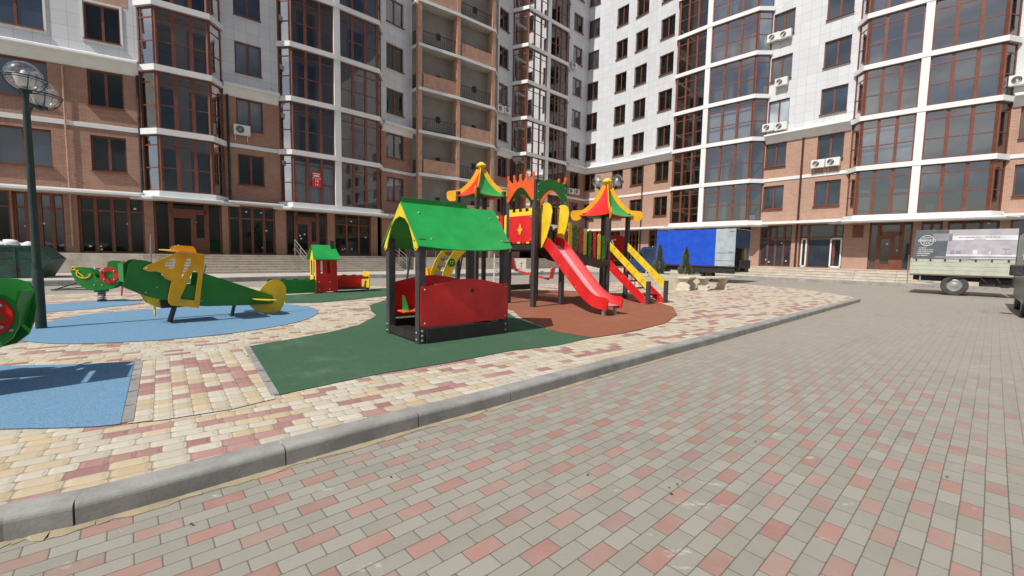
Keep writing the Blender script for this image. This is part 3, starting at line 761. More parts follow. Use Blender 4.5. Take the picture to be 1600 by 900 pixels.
# shop with white inner doors
s_ = s_rc[1]; L_ = s_[1]-s_[0]
o = shopfront(right, rc, s_[0]+.01, s_[1]-.01, s_[2], s_[3], [s_[0]+L_*.2, s_[0]+L_*.8], [s_[2]+2.1], 'glassB', None, 0, 3)
for a, c in ((.05, .19), (.72, .98)):
    m = MB(rc.mat(0, 0, .1)); x0, x1 = s_[0]+L_*a, s_[0]+L_*c; z0, z1 = s_[2]+.02, s_[2]+2.05
    m.box(x0, x0+.09, -.06, 0, z0, z1); m.box(x1-.09, x1, -.06, 0, z0, z1); m.box(x0, x1, -.06, 0, z0, z0+.12); m.box(x0, x1, -.06, 0, z1-.1, z1)
    m.build('white_door', 'plastic', right, rrel)
m = MB(rc.mat(0, 0, .2)); m.box(s_[0]+L_*.21, s_[0]+L_*.72, .3, .33, s_[2], s_[2]+2.0); 
sh(right, rd, s_rd[0], 3, 60, True, 'glassB', False, 8); sh(right, rd, s_rd[1], 2, 61, gl='glassB'); sh(right, rd, s_rd[2], 3, 62, gl='glassB')
for i, s_ in enumerate(s_re): sh(right, re_, s_, 3, 63+i, gl='glassB')
m = MB(rd.mat(0, 0, 0)); x = rd.at(1340, 3); m.box(x-.28, x+.28, -.03, .02, Z0-1.25, Z0-.45); m.build('shutter', 'frame', right, rrel)
def off2(F, s, o): v = F.pt(s, o); return (v.x, v.y)
bay(right, [Ra, off2(rb, .4, .8), off2(rb, rb.L*.42, .95), off2(rb, rb.L-.75, .8), Rb], [2], [(0, 1, 1), (1, 2, 3), (2, 3, 3), (3, 4, 1)], 0, 6, 11, {2: (2,), 5: (1,)}, 'bayglassR')
bay(right, [Rc, off2(rd, .5, .8), off2(rd, rd.L*.47, .9), off2(rd, rd.L-.55, .8), Rd], [2], [(0, 1, 1), (1, 2, 3), (2, 3, 3), (3, 4, 1)], 0, 4, 12, {1: (1,), 2: (2, 3)}, 'bayglassR')

# ---- canopy, belt course and cornice, following the walls
prof_can = [(0, Z0+.02), (.12, Z0+.02), (.95, Z0-.10), (.97, Z0-.16), (.93, Z0-.24), (.2, Z0-.22), (0, Z0-.24)]
prof_bay = [(0, Z0-.14), (.2, Z0-.14), (.72, Z0-.20), (.74, Z0-.25), (.70, Z0-.36), (.1, Z0-.34), (0, Z0-.36)]
b1 = [(-17.95, 22.11), (-16.15, 23.43)]; b2 = [(-13.27, 26.17), (-9.25, 29.78)]; b3 = [(1.0, 39.0), (4.91, 42.75)]
def gutter(path, root, rel, out):
    m = MB(); m.sweep(path, [(out, Z0-.15), (out+.09, Z0-.15), (out+.09, Z0-.24), (out, Z0-.24)]); m.build('gutter', 'plastic', root, rel)
def canopy(root, rel, path, prof, mat='canopy'):
    m = MB(); m.sweep(path, prof); m.build('canopy', mat, root, rel)
canopy(left, lrel, [LW['a'], LW['w1']], prof_can); gutter([LW['a'], LW['w1']], left, lrel, .98)
canopy(left, lrel, [LW['w1']]+b1+[LW['w2']], prof_bay); canopy(left, lrel, [LW['w2'], LW['w3']], prof_can)
canopy(left, lrel, [LW['w3']]+b2+[LW['w4']], prof_bay); canopy(left, lrel, [LW['w4'], LW['w5']], prof_can)
canopy(left, lrel, [LW['w6'], LW['w7']], prof_can); canopy(left, lrel, [LW['w7']]+b3+[LW['w8']], prof_bay)
canopy(right, rrel, RW, prof_can); gutter(RW, right, rrel, .98)
canopy(right, rrel, [Rb, Rc], prof_can); gutter([Rb, Rc], right, rrel, .98); canopy(right, rrel, [Rd, Re], prof_can)
prof_bayR = [(0, Z0-.14), (.2, Z0-.14), (1.0, Z0-.22), (1.02, Z0-.27), (.98, Z0-.36), (.1, Z0-.36), (0, Z0-.36)]
canopy(right, rrel, [Ra, off2(rb, .4, .8), off2(rb, rb.L-.75, .8), Rb], prof_bayR)
canopy(right, rrel, [Rc, off2(rd, .5, .8), off2(rd, rd.L-.55, .8), Rd], prof_bayR)
prof_cor = [(0, ZC-.42), (.05, ZC-.40), (.1, ZC-.3), (.16, ZC-.14), (.3, ZC-.02), (.46, ZC+.03), (.50, ZC+.08), (.49, ZC+.17), (.44, ZC+.2), (.3, ZC+.21), (.15, ZC+.3), (0, ZC+.36)]
prof_belt = [(0, Z0+HF-.1), (.05, Z0+HF-.1), (.06, Z0+HF+.1), (0, Z0+HF+.12)]
for root, rel, paths in ((left, lrel, [[LW['a'], LW['w1']], [LW['w2'], LW['w3']], [LW['w4'], LW['w5']], [LW['w6'], LW['w7']], [LW['w8'], LW['c0']]]), (right, rrel, [RW, [Rb, Rc], [Rd, Re]])):
    for pth in paths:
        m = MB(); m.sweep(pth, prof_cor); m.build('cornice', 'white', root, rel)
        m = MB(); m.sweep(pth, prof_belt); m.build('belt_course', 'white', root, rel)
# roofs and far sides so that the block is solid
for root, rel, loop in ((left, lrel, [LW['a'], LW['w1'], LW['w3'], LW['w4'], LW['w7'], LW['c0'], (3, 58), (-42, 34)]), (right, rrel, [LW['c0'], RW[2], Ra, Rc, Rd, Re, (64, 12), (14, 62)])):
    m = MB(); P = [Vector((p[0], p[1], 0)) for p in loop]; tr = tessellate_polygon([P]); n = len(P)
    m.add([(p.x, p.y, ZT-.3) for p in P], [tuple(t) for t in tr]); m.build('roof', 'soffit', root, rel)
    m = MB(); q = loop[-3:]+[loop[0]]
    for a, c in zip(q, q[1:]): m.quad((a[0], a[1], 0), (c[0], c[1], 0), (c[0], c[1], ZT), (a[0], a[1], ZT), 0, [(0, 0), (20, 0), (20, ZT), (0, ZT)])
    m.build('rear_wall', 'brick', root, rel)
# drainpipes
def pipe(root, rel, fr, px, z0, z1, mat, r=.05, out=.1, zref=6):
    s = fr.at(px, zref); m = MB(); m.tube([fr.pt(s, out, z0), fr.pt(s, out, z1)], r, 8)
    for z in [z0+.5+i*1.6 for i in range(int((z1-z0-.5)/1.6))]: m.tube([fr.pt(s, out, z-.03), fr.pt(s, out, z+.03)], r+.018, 8)
    m.build('drainpipe', mat, root, rel)
pipe(left, lrel, fA, 106, ZP+.3, ZC-.5, 'tanpipe', .035); pipe(left, lrel, fA, 221, Z0, ZC-.4, 'black', .06); pipe(left, lrel, fC, 358, Z0, ZC-.4, 'black', .06)
pipe(right, rrel, cen[2], 1003, ZS0R, ZC-.4, 'pipe', .055); pipe(right, rrel, rc, 1250, ZS0R, ZC-.4, 'pipe', .06); pipe(left, lrel, fF, 796, Z0, ZC-.4, 'pipe', .05)
for pth in ((fA, 105),): pass
# tan infill panels above two of the left windows
a, c = fA.at(139, 13), fA.at(199, 13)
for k in (2, 3): m = MB(fA.mat(0, 0, -.012)); m.box(a, c, -.004, 0, Z0+HF*k+2.78, Z0+HF*k+3.1+.86); m.build('tile_panel', 'tancol', left, lrel)
# white casings round the upper windows of the left end
for k in (2, 3):
    for (pa, pc) in ((-60, 81), (142, 198)):
        a, c = fA.at(pa, Z0+1.9), fA.at(pc, Z0+1.9); z = Z0+HF*k+.95; m = MB(fA.mat(0, 0, -.045)); t = .09
        m.box(a-t, a, 0, .1, z-t, z+1.72+t); m.box(c, c+t, 0, .1, z-t, z+1.72+t); m.box(a, c, 0, .1, z-t, z-.005); m.box(a, c, 0, .1, z+1.725, z+1.72+t)
        m.build('window_casing', 'plastic', left, lrel)
# poster in a bay of the left wing
F = Frame((-13.27, 26.17), (-11.23, 27.85)); T = F.mat(1.32, Z0+1.62, -.035); m = MB()
m.plate([(-.26, -.48), (.26, -.48), (.26, .48), (-.26, .48)], .01, T @ TXZ(0))
for i, (w, z) in enumerate(((.2, .36), (.17, .25), (.19, .2))): m.plate([(-w, z-.02), (w, z-.02), (w, z+.02), (-w, z+.02)], .004, T @ TXZ(-.008), mi=1)
Tt = T @ Matrix(((1, 0, 0, 0), (0, 0, -1, -.008), (0, 1, 0, .06), (0, 0, 0, 1))); text_mesh(m, 'ПРОДАМ', .115, Tt, 1, .002)
Tt2 = Tt.copy(); text_mesh(m, '14', .24, Tt @ Matrix.Translation((0, -.16, 0)), 1, .002); text_mesh(m, '14', .2, Tt @ Matrix.Translation((0, -.37, 0)), 1, .002)
tag(m.build('poster', ['poster', 'sticker'], None), 'red poster with white writing stuck in the lowest bay window of the left wing', 'poster')

# ---- terrace and steps
def steps(name, path, zt, land, n, zb, label, lipmat='steps'):
    t = Frame(path[0], path[-1]); r = empty(name, (path[0][0], path[0][1], 0), 0, label, 'steps')
    pr = [(0.02, zb-.3), (0.02, zt), (land, zt)]; h = (zt-zb)/n; o = land
    for i in range(n): pr += [(o, zt-h*(i+1))]; o += .3; pr += [(o, zt-h*(i+1))] if i < n-1 else []
    pr += [(pr[-1][0], zb-.3)] if pr[-1][1] > zb-.3 else []
    m = MB(); m.sweep(path, pr); m.build('flight', 'steps', r, r.location); 
    lip = MB(); o = land
    for i in range(n): z = zt-h*i; lip.sweep(path, [(o-.06, z-.03), (o-.06, z+.004), (o+.025, z+.004), (o+.025, z-.03)]); o += .3
    lip.build('nosing', 'stone', r, r.location)
    return r
stl = steps('entrance_steps', [tuple(fB.pt(.35).xy), LW['w2'], LW['w3'], tuple(fD.pt(fD.L-.1).xy)], ZP, 1.35, 7, .2, 'wide flight of cream tiled steps before the left wing entrances')
str_ = steps('entrance_steps', RW[3:4]+[Ra, Rb, Rc, tuple(rd.pt(rd.L*.62).xy)], .88, 1.15, 4, .2, 'low cream tiled steps along the foot of the right wing')
m = MB(); m.sweep([LW['a'], LW['w1'], tuple(fB.pt(.34).xy)], [(0.02, 0), (.02, ZP), (1.35, ZP), (1.35, 0)]); m.build('plinth', 'steps', left, lrel); m = MB(); m.sweep([LW['w4'], LW['w5'], (-6.9, 32.2), (-1.6, 36.3), LW['w7'], (1.0, 38.6), LW['w8']], [(0.02, 0), (.02, ZP-.03), (1.0, ZP-.03), (1.0, 0)]); m.build('plinth', 'steps', left, lrel)
m = MB(); m.sweep([LW['c0'], RW[1], RW[2], RW[3]], [(0.02, 0), (.02, .87), (1.1, .87), (1.1, 0)]); m.build('plinth', 'steps', right, rrel); m = MB(); m.sweep([tuple(rd.pt(rd.L*.63).xy), Rd, Re], [(0.02, 0), (.02, .87), (1.1, .87), (1.1, 0)]); m.build('plinth', 'steps', right, rrel)
# handrails
def handrail(p_top, p_bot, z_top, z_bot, label, extra=.3):
    r = empty('handrail', (p_top[0], p_top[1], z_top), 0, label, 'handrail', 'steel handrails on the steps'); a = Vector((0, 0, 0)); c = Vector((p_bot[0]-p_top[0], p_bot[1]-p_top[1], z_bot-z_top))
    m = MB()
    for t in (0, .5, 1): q = a.lerp(c, t); m.tube([q, q+Vector((0, 0, .95))], .022, 6)
    m.build('post', 'galv', r)
    m = MB()
    for h in (.95, .7, .45): m.tube([a+Vector((0, 0, h)), c+Vector((0, 0, h))], .02 if h > .9 else .012, 6)
    m.build('rail', 'galv', r); return r
nD = fD.n
for px, lb in ((452, 'steel handrail on the left wing steps, just left of the toy train roof'), (601, 'steel handrail at the right-hand end of the left wing steps')):
    s = fD.at(px-4, 1.8); a = fD.pt(s, 1.4); c = fD.pt(s, 3.3); handrail(a, c, ZP, .25, lb)
s = fB.at(238, 1.5); handrail(fB.pt(.2, 1.2), fB.pt(.2, 2.9), ZP, .25, 'steel handrail at the left-hand end of the left wing steps')
s = rd.at(1418, 1.2); handrail(rd.pt(s, 1.0), rd.pt(s, 2.3), .88, .2, 'metal handrail before the brown door of the right wing')

# ---- air conditioners
acr = empty('air_conditioner', (0, 0, 0), 0, 'x', 'air conditioner', 'air conditioners on the facades')
m = MB(); m.box(-.4, .4, -.28, 0, 0, .54); m.build('casing', 'plastic', acr, bevel=.02)
m = MB(Matrix(((1, 0, 0, -.1), (0, 0, 1, 0), (0, 1, 0, .27), (0, 0, 0, 1))))
m.lathe([(.205, -.290), (.205, -.281)], 20)
for q in (.07, .13, .19): m.tube([(q*math.cos(R(a)), q*math.sin(R(a)), -.297) for a in range(0, 361, 30)], .012, 5, 1)
m.lathe([(.05, -.30), (.05, -.290)], 12, (0, 0, 0), 1)
m.build('fan_grille', ['black', 'galv'], acr)
m = MB()
for x in (-.3, .3): m.box(x-.015, x+.015, -.3, .12, -.03, -.001); m.box(x-.015, x+.015, .09, .12, -.3, -.03)
m.build('bracket', 'plastic', acr)
acs = [(fC, 377, 212, 'white air conditioner on brown brick between the two left bays'),
       (fF, 777, 176, 'left one of two small air conditioners right of the loggia stack'), (fF, 788, 178, 'right one of two small air conditioners right of the loggia stack'),
       (fH, 893, 108, 'air conditioner under a window at the inner corner, high up'),
       (fH, 888, 303, 'left air conditioner of the pair low at the inner corner'), (fH, 897, 304, 'right air conditioner of the pair low at the inner corner'),
       (rc, 1211, 66, 'left air conditioner of the topmost pair on the right wing'), (rc, 1229, 61, 'right air conditioner of the topmost pair on the right wing'),
       (rc, 1223, 135, 'single air conditioner under a window on the white cladding'),
       (rc, 1203, 206, 'left air conditioner of the pair just above the cornice'), (rc, 1222, 204, 'right air conditioner of the pair just above the cornice'),
       (rc, 1280, 263, 'left air conditioner of the pair on brick by the drainpipe'), (rc, 1303, 260, 'right air conditioner of the pair on brick by the drainpipe'),
       (re_, 1590, 135, 'air conditioner on white cladding at the right end')]
for i, (fr, px, py, lb) in enumerate(acs):
    z = 6.0
    for _ in range(20):
        s = fr.at(px, z); y = proj(fr.pt(s, .1, z))[1]; z += (y-py)/CF*fr.pt(s).y
    l = fr.pt(s, .13, z)
    if i == 0: acr.location = l; acr.rotation_euler = (0, 0, fr.ang); acr['label'] = lb
    else: copy_tree(acr, None, l, fr.ang, lb)

#OBJECTS

# ------------------------------------------------------------------ playground
A40 = R(40); ua = Vector((math.cos(A40), math.sin(A40), 0)); ub = Vector((-math.sin(A40), math.cos(A40), 0))
def bolts(mb, pts, axis, mi=1, r=.018):       # small cap nuts; axis: outward direction
    ax = Vector(axis).normalized(); q = Vector((0, 0, 1)).rotation_difference(ax).to_matrix().to_4x4()
    for p in pts: mb.lathe([(r, 0), (r, .006), (r*.6, .014), (.001, .017)], 8, (0, 0, 0), mi, Matrix.Translation(p) @ q)
def posts(root, spots, z1, w=.115, z0=0, mat='post', cap=True):
    for x, y in spots:
        m = MB(); m.box(x-w/2, x+w/2, y-w/2, y+w/2, z0, z1)
        if cap: m.box(x-w/2-.004, x+w/2+.004, y-w/2-.004, y+w/2+.004, z1, z1+.02)
        m.build('post', mat, root, bevel=.012)

# ---- playhouse
h = empty('playhouse', (-1.32, 6.16, ZI), A40, 'open playhouse on dark posts with bright green gabled roof and red side panels', 'playhouse')
WX, WY = 1.54, 1.0
posts(h, [(0, 0), (WX, 0), (0, WY), (WX, WY)], 1.50)
RZ, EZ = 2.21-ZI, 1.55-ZI
m = MB(); RY = .5; nseg = 14
def roofplate(sgn, over):
    m = MB(); vs = []; t = .016
    for i in range(nseg+1):
        f = i/nseg; sag = .055*(1-(2*f-1)**2)
        xr = -.07+(1.77)*f; xe = -.10+(1.70)*f; ye = RY-sgn*(RY+.14+sag); ze = EZ-sag*.9
        for j in range(5):
            g = j/4; vs.append((xr+(xe-xr)*g, (RY+sgn*over)*(1-g)+ye*g, (RZ+over)*(1-g)+ze*g))
    n = len(vs); nrm = Vector((0, -sgn*(RZ-EZ), 0))+Vector((0, 0, .64)); nrm.normalize()
    vs2 = [tuple(Vector(v)-nrm*t) for v in vs]; fs = []
    for i in range(nseg):
        for j in range(4): a = i*5+j; fs += [(a, a+1, a+6, a+5), (a+n, a+5+n, a+6+n, a+1+n)]
    rim = [i*5 for i in range(nseg+1)]+[nseg*5+j for j in range(1, 5)]+[i*5+4 for i in range(nseg-1, -1, -1)]+[j for j in (3, 2, 1)]
    fs += [(rim[k], rim[(k+1) % len(rim)], rim[(k+1) % len(rim)]+n, rim[k]+n) for k in range(len(rim))]
    m.add(vs+vs2, fs); 
    q = [(.12, .25), (1.45, .25), (.12, .86), (1.42, .84)]
    pts = [(-.07+1.77*(x+.1)/1.77, RY-sgn*(RY+.14)*g, RZ+(EZ-RZ)*g+.004) for x, g in q]; bolts(m, pts, nrm)
    return m.build('roof_panel', ['green', 'galv'], h)
roofplate(1, 0); roofplate(-1, .0)
m = MB(); m.box(-.05, 1.12, RY-.012, RY+.004, RZ-.05, RZ+.07); m.build('ridge_board', 'dgreen', h, bevel=.004)
# gable trims: an inverted V with an ogee arch
def gable(x):
    o = [(RY, RZ-.03), (-.02, EZ+.06), (-.07, EZ-.03), (-.02, EZ-.075), (.04, EZ-.04), (.09, EZ+.10), (.2, EZ+.30), (.33, EZ+.40), (RY, EZ+.44)]
    poly = o+[(2*RY-a, b) for a, b in reversed(o[1:-1])]
    m = MB(); m.plate(poly, .016, TYZ(x)); bolts(m, [(x-.01, -.02, EZ-.03), (x-.01, 2*RY+.02, EZ-.03), (x-.01, .02, EZ+.08)], (-1, 0, 0)); m.build('gable_trim', ['yellow', 'galv'], h, bevel=.003)
gable(-.075); gable(WX+.075)
def housepanel(y, out):
    z0, z1 = .25, .85; x0, x1 = -.03, WX+.02
    top = [(x1-.03, z1+.0), (x1-.12, z1-.015), (x1-.25, z1+.01)]+[(x1-.25-(x1-x0-.5)*i/8, z1+.01+.075*math.sin(math.pi*i/8)) for i in range(1, 8)]+[(x0+.25, z1+.01), (x0+.12, z1-.015), (x0+.03, z1)]
    poly = [(x0+.02, z0), (x1-.02, z0), (x1, z0+.02), (x1, z1-.03)]+top+[(x0, z1-.03), (x0, z0+.02)]
    hole = arc(.86, z1-.1, .035, .035, 0, 330, 11)
    m = MB(); m.plate(poly, .018, TXZ(y), [hole]); bolts(m, [(x, y+out*.01, z) for x in (.03, WX-.03) for z in (z0+.05, z1-.06)], (0, out, 0)); return m.build('side_panel', ['red', 'galv'], h, bevel=.004)
housepanel(-.07, -1); housepanel(WY+.07, 1)
m = MB()
for i in range(7): m.box(.06, WX-.06, .06+i*.13, .06+i*.13+.12, .08, .115)
m.build('floor', 'dark', h, bevel=.004)
for y in (-.07, WY+.07): m = MB(); m.box(.06, WX-.06, y-.018, y+.018, .01, .22); m.build('skirt_board', 'dark', h, bevel=.004)
for x in (-.02, WX+.02): m = MB(); m.box(x-.018, x+.018, .06, WY-.06, .02, .15); m.build('skirt_board', 'dark', h, bevel=.004)
m = MB(); m.box(.08, WX-.08, WY-.33, WY-.05, .36, .385); m.build('bench_seat', 'orange', h, bevel=.006)
for x in (.18, WX-.2): m = MB(); m.plate([(WY-.3, .35), (WY-.06, .35), (WY-.06, .62), (WY-.12, .6)], .018, TYZ(x)); m.build('bracket', 'dgreen', h, bevel=.003)
m = MB(); bolts(m, [(-.06, 0, z) for z in (.06, .16)]+[(-.06, WY, z) for z in (.06, .16)], (-1, 0, 0), 0, .02); bolts(m, [(0, -.06, z) for z in (.05, .12, .19)]+[(WX, -.06, z) for z in (.06, .16)], (0, -1, 0), 0, .02); tag(m.build('bolt', 'galv', h), kind='stuff')

# ---- main climbing frame, drawn in the (a, b) grid of its front tower
t = empty('climbing_frame', (.54, 10.73, ZI), A40, 'large castle climbing frame with two striped pagoda roofs, orange crown and red slide', 'play structure')
DB, DC = 1.60, 1.17                           # deck heights above the rubber
posts(t, [(0, 0), (1, 0), (0, 1), (1, 1)], 3.14)
ax, ay = .5, 3.0                              # left rear tower
posts(t, [(0, 2.5), (1, 2.5), (0, 3.5), (1, 3.5)], 3.2)
cx0, cy0, cw = 3.165, .177, .95
posts(t, [(cx0, cy0), (cx0+cw, cy0), (cx0, cy0+cw), (cx0+cw, cy0+cw)], 2.62)
def deck(x0, x1, y0, y1, z):
    m = MB(); m.box(x0, x1, y0, y1, z-.03, z); m.box(x0, x1, y0-.01, y0+.03, z-.16, z-.03); m.box(x0, x1, y1-.03, y1+.01, z-.16, z-.03); m.box(x0, x0+.03, y0, y1, z-.16, z-.03); m.box(x1-.03, x1, y0, y1, z-.16, z-.03)
    m.build('deck', 'dark', t, bevel=.004)
deck(0, 1, 0, 1, DB); deck(0, 1, 2.5, 3.5, DB); deck(cx0, cx0+cw, cy0, cy0+cw, DC)
# castle panel with battlements and a lily
def fort(x):
    z0, z1, zb = DB+.04, DB+.70, DB+.88; m = MB()
    m.plate([(.06, z0+.03), (.12, z0), (.88, z0), (.94, z0+.03), (.94, z1), (.06, z1)], .018, TYZ(x)); bolts(m, [(x-.01, y, z) for y in (.09, .91) for z in (z0+.06, z1-.05)], (-1, 0, 0)); o = m.build('castle_panel', ['red', 'galv'], t, bevel=.003)
    p = [(.06, z1-.002), (.94, z1-.002)]; y = .94; w = .88/7
    for i in range(7): top = zb if i % 2 == 0 else zb-.08; p += [(y, top), (y-w+.003, top)]; y -= w
    m = MB(); m.plate(p, .018, TYZ(x)); m.build('battlement', 'yellow', t, bevel=.003)
    half = [(0, .15), (.025, .08), (.035, .03), (.03, .0), (.06, .02), (.09, .0), (.095, -.03), (.07, -.035), (.05, -.03), (.04, -.06), (.03, -.11), (0, -.14)]
    poly = [(.5+a, DB+.36+b) for a, b in half]+[(.5-a, DB+.36+b) for a, b in reversed(half[1:-1])]
    m = MB(); m.plate(poly, .012, TYZ(x-.014)); m.build('lily_emblem', 'yellow', t, bevel=.003)
fort(-.045)
def crown(x):
    zb, zt = 2.66, 3.17; m = MB(); y0, y1 = -.02, 1.02
    arch = [(y1-.16+(-(y1-y0-.32))*i/10, zb+.1+.26*math.sin(math.pi*i/10)) for i in range(11)]
    poly = [(y0, zb), (y0+.06, zb)]+list(reversed([(a, b) for a, b in arch]))+[(y1-.06, zb), (y1, zb), (y1, zt)]
    n = 5; w = (y1-y0)/n
    for i in range(n):
        c = y1-w*(i+.5); f = (i-2)*-.035
        poly += [(c+.065, zt), (c+.032+f, zt+.09), (c+.05+f, zt+.125), (c+.036+f, zt+.17), (c+f, zt+.185), (c-.036+f, zt+.17), (c-.05+f, zt+.125), (c-.032+f, zt+.09), (c-.065, zt)]
        if i < n-1: poly += [(c-w/2, zt-.03)]
    poly += [(y0, zt)]
    m.plate(poly, .018, TYZ(x)); bolts(m, [(x-.01, y, z) for y in (.02, .98) for z in (zb+.06, zt-.08)], (-1, 0, 0)); m.build('crown_panel', ['orange', 'galv'], t, bevel=.003)
crown(-.07); crown(1.07)
def greenarch(y):
    zb, zt = 2.62, 3.12; x0, x1 = -.02, 1.02
    poly = [(x0, zb), (x0+.10, zb)]+[(x0+.12+(x1-x0-.24)*i/10, zb+.06+.27*math.sin(math.pi*i/10)) for i in range(11)]+[(x1-.10, zb), (x1, zb), (x1, zt-.1), (x1-.04, zt-.02), (x1-.16, zt+.03)]+[(x1-.22-(x1-x0-.44)*i/6, zt+.03+.07*math.sin(math.pi*i/6)) for i in range(7)]+[(x0+.16, zt+.03), (x0+.04, zt-.02), (x0, zt-.1)]
    m = MB(); m.plate(poly, .018, TXZ(y)); bolts(m, [(x, y-.01, z) for x in (.02, .98) for z in (zb+.05, zb+.25, zt-.08)], (0, -1, 0)); m.build('arch_panel', ['dgreen', 'galv'], t, bevel=.003)
greenarch(-.07); greenarch(1.07)
# yellow leaf-shaped cheeks at the slide mouth
for x in (.2, .8):
    m = MB(); m.plate([(.0, DB-.12), (-.06, DB-.1), (-.22, DB+.15), (-.35, DB+.5), (-.40, DB+.78), (-.35, DB+.93), (-.24, DB+1.0), (-.1, DB+1.0), (.0, DB+.95)], .018, TYZ(x)); m.build('slide_cheek', 'yellow', t, bevel=.004)
m = MB(); m.plate([(.86, DB+.05), (.99, DB+.05), (.99, DB+.95), (.86, DB+.98)], .018, TXZ(-.07)); m.build('slide_cheek', 'yellow', t, bevel=.003)
m = MB(); m.tube([(.05, -.06, DB+.93), (.95, -.06, DB+.93)], .018, 8); m.build('grab_bar', 'post', t)
# slide
def slideprof(d):                             # offset copies of the chute line, y is -b
    base = [(0, DB), (.16, DB-.04), (.3, DB-.15), (1.35, .47), (1.55, .33), (1.72, .25), (1.88, .22), (2.05, .215)]
    out = []
    for i, (y, z) in enumerate(base):
        a = base[max(0, i-1)]; c = base[min(len(base)-1, i+1)]; v = Vector((c[0]-a[0], c[1]-a[1])).normalized(); out.append((y-v.y*d, z+v.x*d))
    return out
up = slideprof(.20); dn = slideprof(-.07)
for x in (.24, .76):
    poly = [(-a, b) for a, b in dn]+[(-dn[-1][0]-.06, dn[-1][1]+.02)]+arc(-up[-1][0]+.02, up[-1][1]-.06, .1, .06, 190, 90, 4)+[(-a, b) for a, b in reversed(up[:-1])]
    m = MB(); m.plate(poly, .03, TYZ(x)); s = 1 if x > .5 else -1
    bolts(m, [(x+s*.015, -a, b) for a, b in [((dn[2][0]*(1-f)+dn[3][0]*f), (dn[2][1]*(1-f)+dn[3][1]*f)+.07) for f in (.15, .4, .65, .9)]], (s, 0, 0)); m.build('slide_side', ['red', 'galv'], t, bevel=.008)
m = MB(); ce = slideprof(0)
for (y, z), (y2, z2) in zip(ce, ce[1:]): m.quad((.255, -y, z), (.745, -y, z), (.745, -y2, z2), (.255, -y2, z2)); m.quad((.255, -y, z-.02), (.745, -y, z-.02), (.745, -y2, z2-.02), (.255, -y2, z2-.02))
m.build('slide_chute', 'steel', t, smooth=True)
for x in (.3, .7): m = MB(); m.box(x-.03, x+.03, -2.0, -1.94, 0, .16); m.build('slide_foot', 'galv', t)
# sloping bridge to the right tower, with coloured palings
def zbr(x): return DB+(DC-DB)*(x-1)/(cx0-1)
m = MB()
for i in range(13): x = 1.06+i*.162; z = zbr(x+.07); m.box(x, x+.15, .17, 1.0, z-.035, z)
m.build('bridge_deck', 'dark', t, bevel=.004)
for y in (.14, 1.02):
    m = MB(); m.plate([(1.05, zbr(1.05)-.02), (1.05, zbr(1.05)-.2), (1.5, zbr(1.5)-.33), (2.7, zbr(2.7)-.3), (cx0-.05, zbr(cx0)-.12), (cx0-.05, zbr(cx0)+.02)], .03, TXZ(y)); m.build('bridge_beam', 'post', t, bevel=.004)
    colr = ['red', 'yellow', 'dgreen', 'red', 'yellow', 'dgreen', 'red', 'yellow', 'dgreen']
    for i in range(9):
        x = 1.2+i*.208; z = zbr(x); mm = MB(); w = .065; y2 = y+(-.03 if y < .5 else .03)
        mm.plate([(x-w, z-.05), (x+w, z-.05), (x+w, z+.62)]+arc(x, z+.62, w, w, 0, 180, 6)+[(x-w, z+.62)], .018, TXZ(y2)); bolts(mm, [(x, y2-.01, z+.05), (x, y2-.01, z+.5)], (0, -1, 0))
        mm.build('paling', [colr[i], 'galv'], t, bevel=.003)
    mm = MB(); mm.tube([(1.05, y, zbr(1.05)+.55), (cx0-.05, y, zbr(cx0)+.55)], .018, 6); mm.build('rail', 'post', t)
# level bridge to the rear tower
m = MB()
for i in range(9): m.box(.1, .9, 1.06+i*.16, 1.06+i*.16+.15, DB-.035, DB)
m.build('bridge_deck', 'dark', t, bevel=.004)
for x, cl in ((.04, ['yellow', 'red', 'yellow', 'red', 'yellow', 'red', 'yellow']), (.96, ['red', 'yellow']*4)):
    for i in range(7):
        y = 1.15+i*.2; mm = MB(); w = .07; xx = x+(-.03 if x < .5 else .03)
        mm.plate([(y-w, DB-.05), (y+w, DB-.05), (y+w, DB+.7)]+arc(y, DB+.7, w, w, 0, 180, 6)+[(y-w, DB+.7)], .018, TYZ(xx)); mm.build('paling', [cl[i]], t, bevel=.003)
    mm = MB(); mm.box(x-.015, x+.015, 1.05, 2.45, DB-.2, DB-.04); mm.build('bridge_beam', 'post', t)
# parapets of the rear and right towers
for (T_, x0, x1, c) in ((TYZ(.96), 2.56, 3.44, 'red'), (TXZ(3.55), .06, .94, 'dgreen')):
    m = MB(); m.plate([(x0, DB+.04), (x1, DB+.04), (x1, DB+.8), ((x0+x1)/2, DB+.9), (x0, DB+.8)], .018, T_); m.build('parapet_panel', c, t, bevel=.003)
m = MB(); m.plate([(cy0+.06, DC+.04), (cy0+cw-.06, DC+.04), (cy0+cw-.06, DC+.75), (cy0+cw/2, DC+.85), (cy0+.06, DC+.75)], .018, TYZ(cx0+cw+.04)); m.build('parapet_panel', 'red', t, bevel=.003)
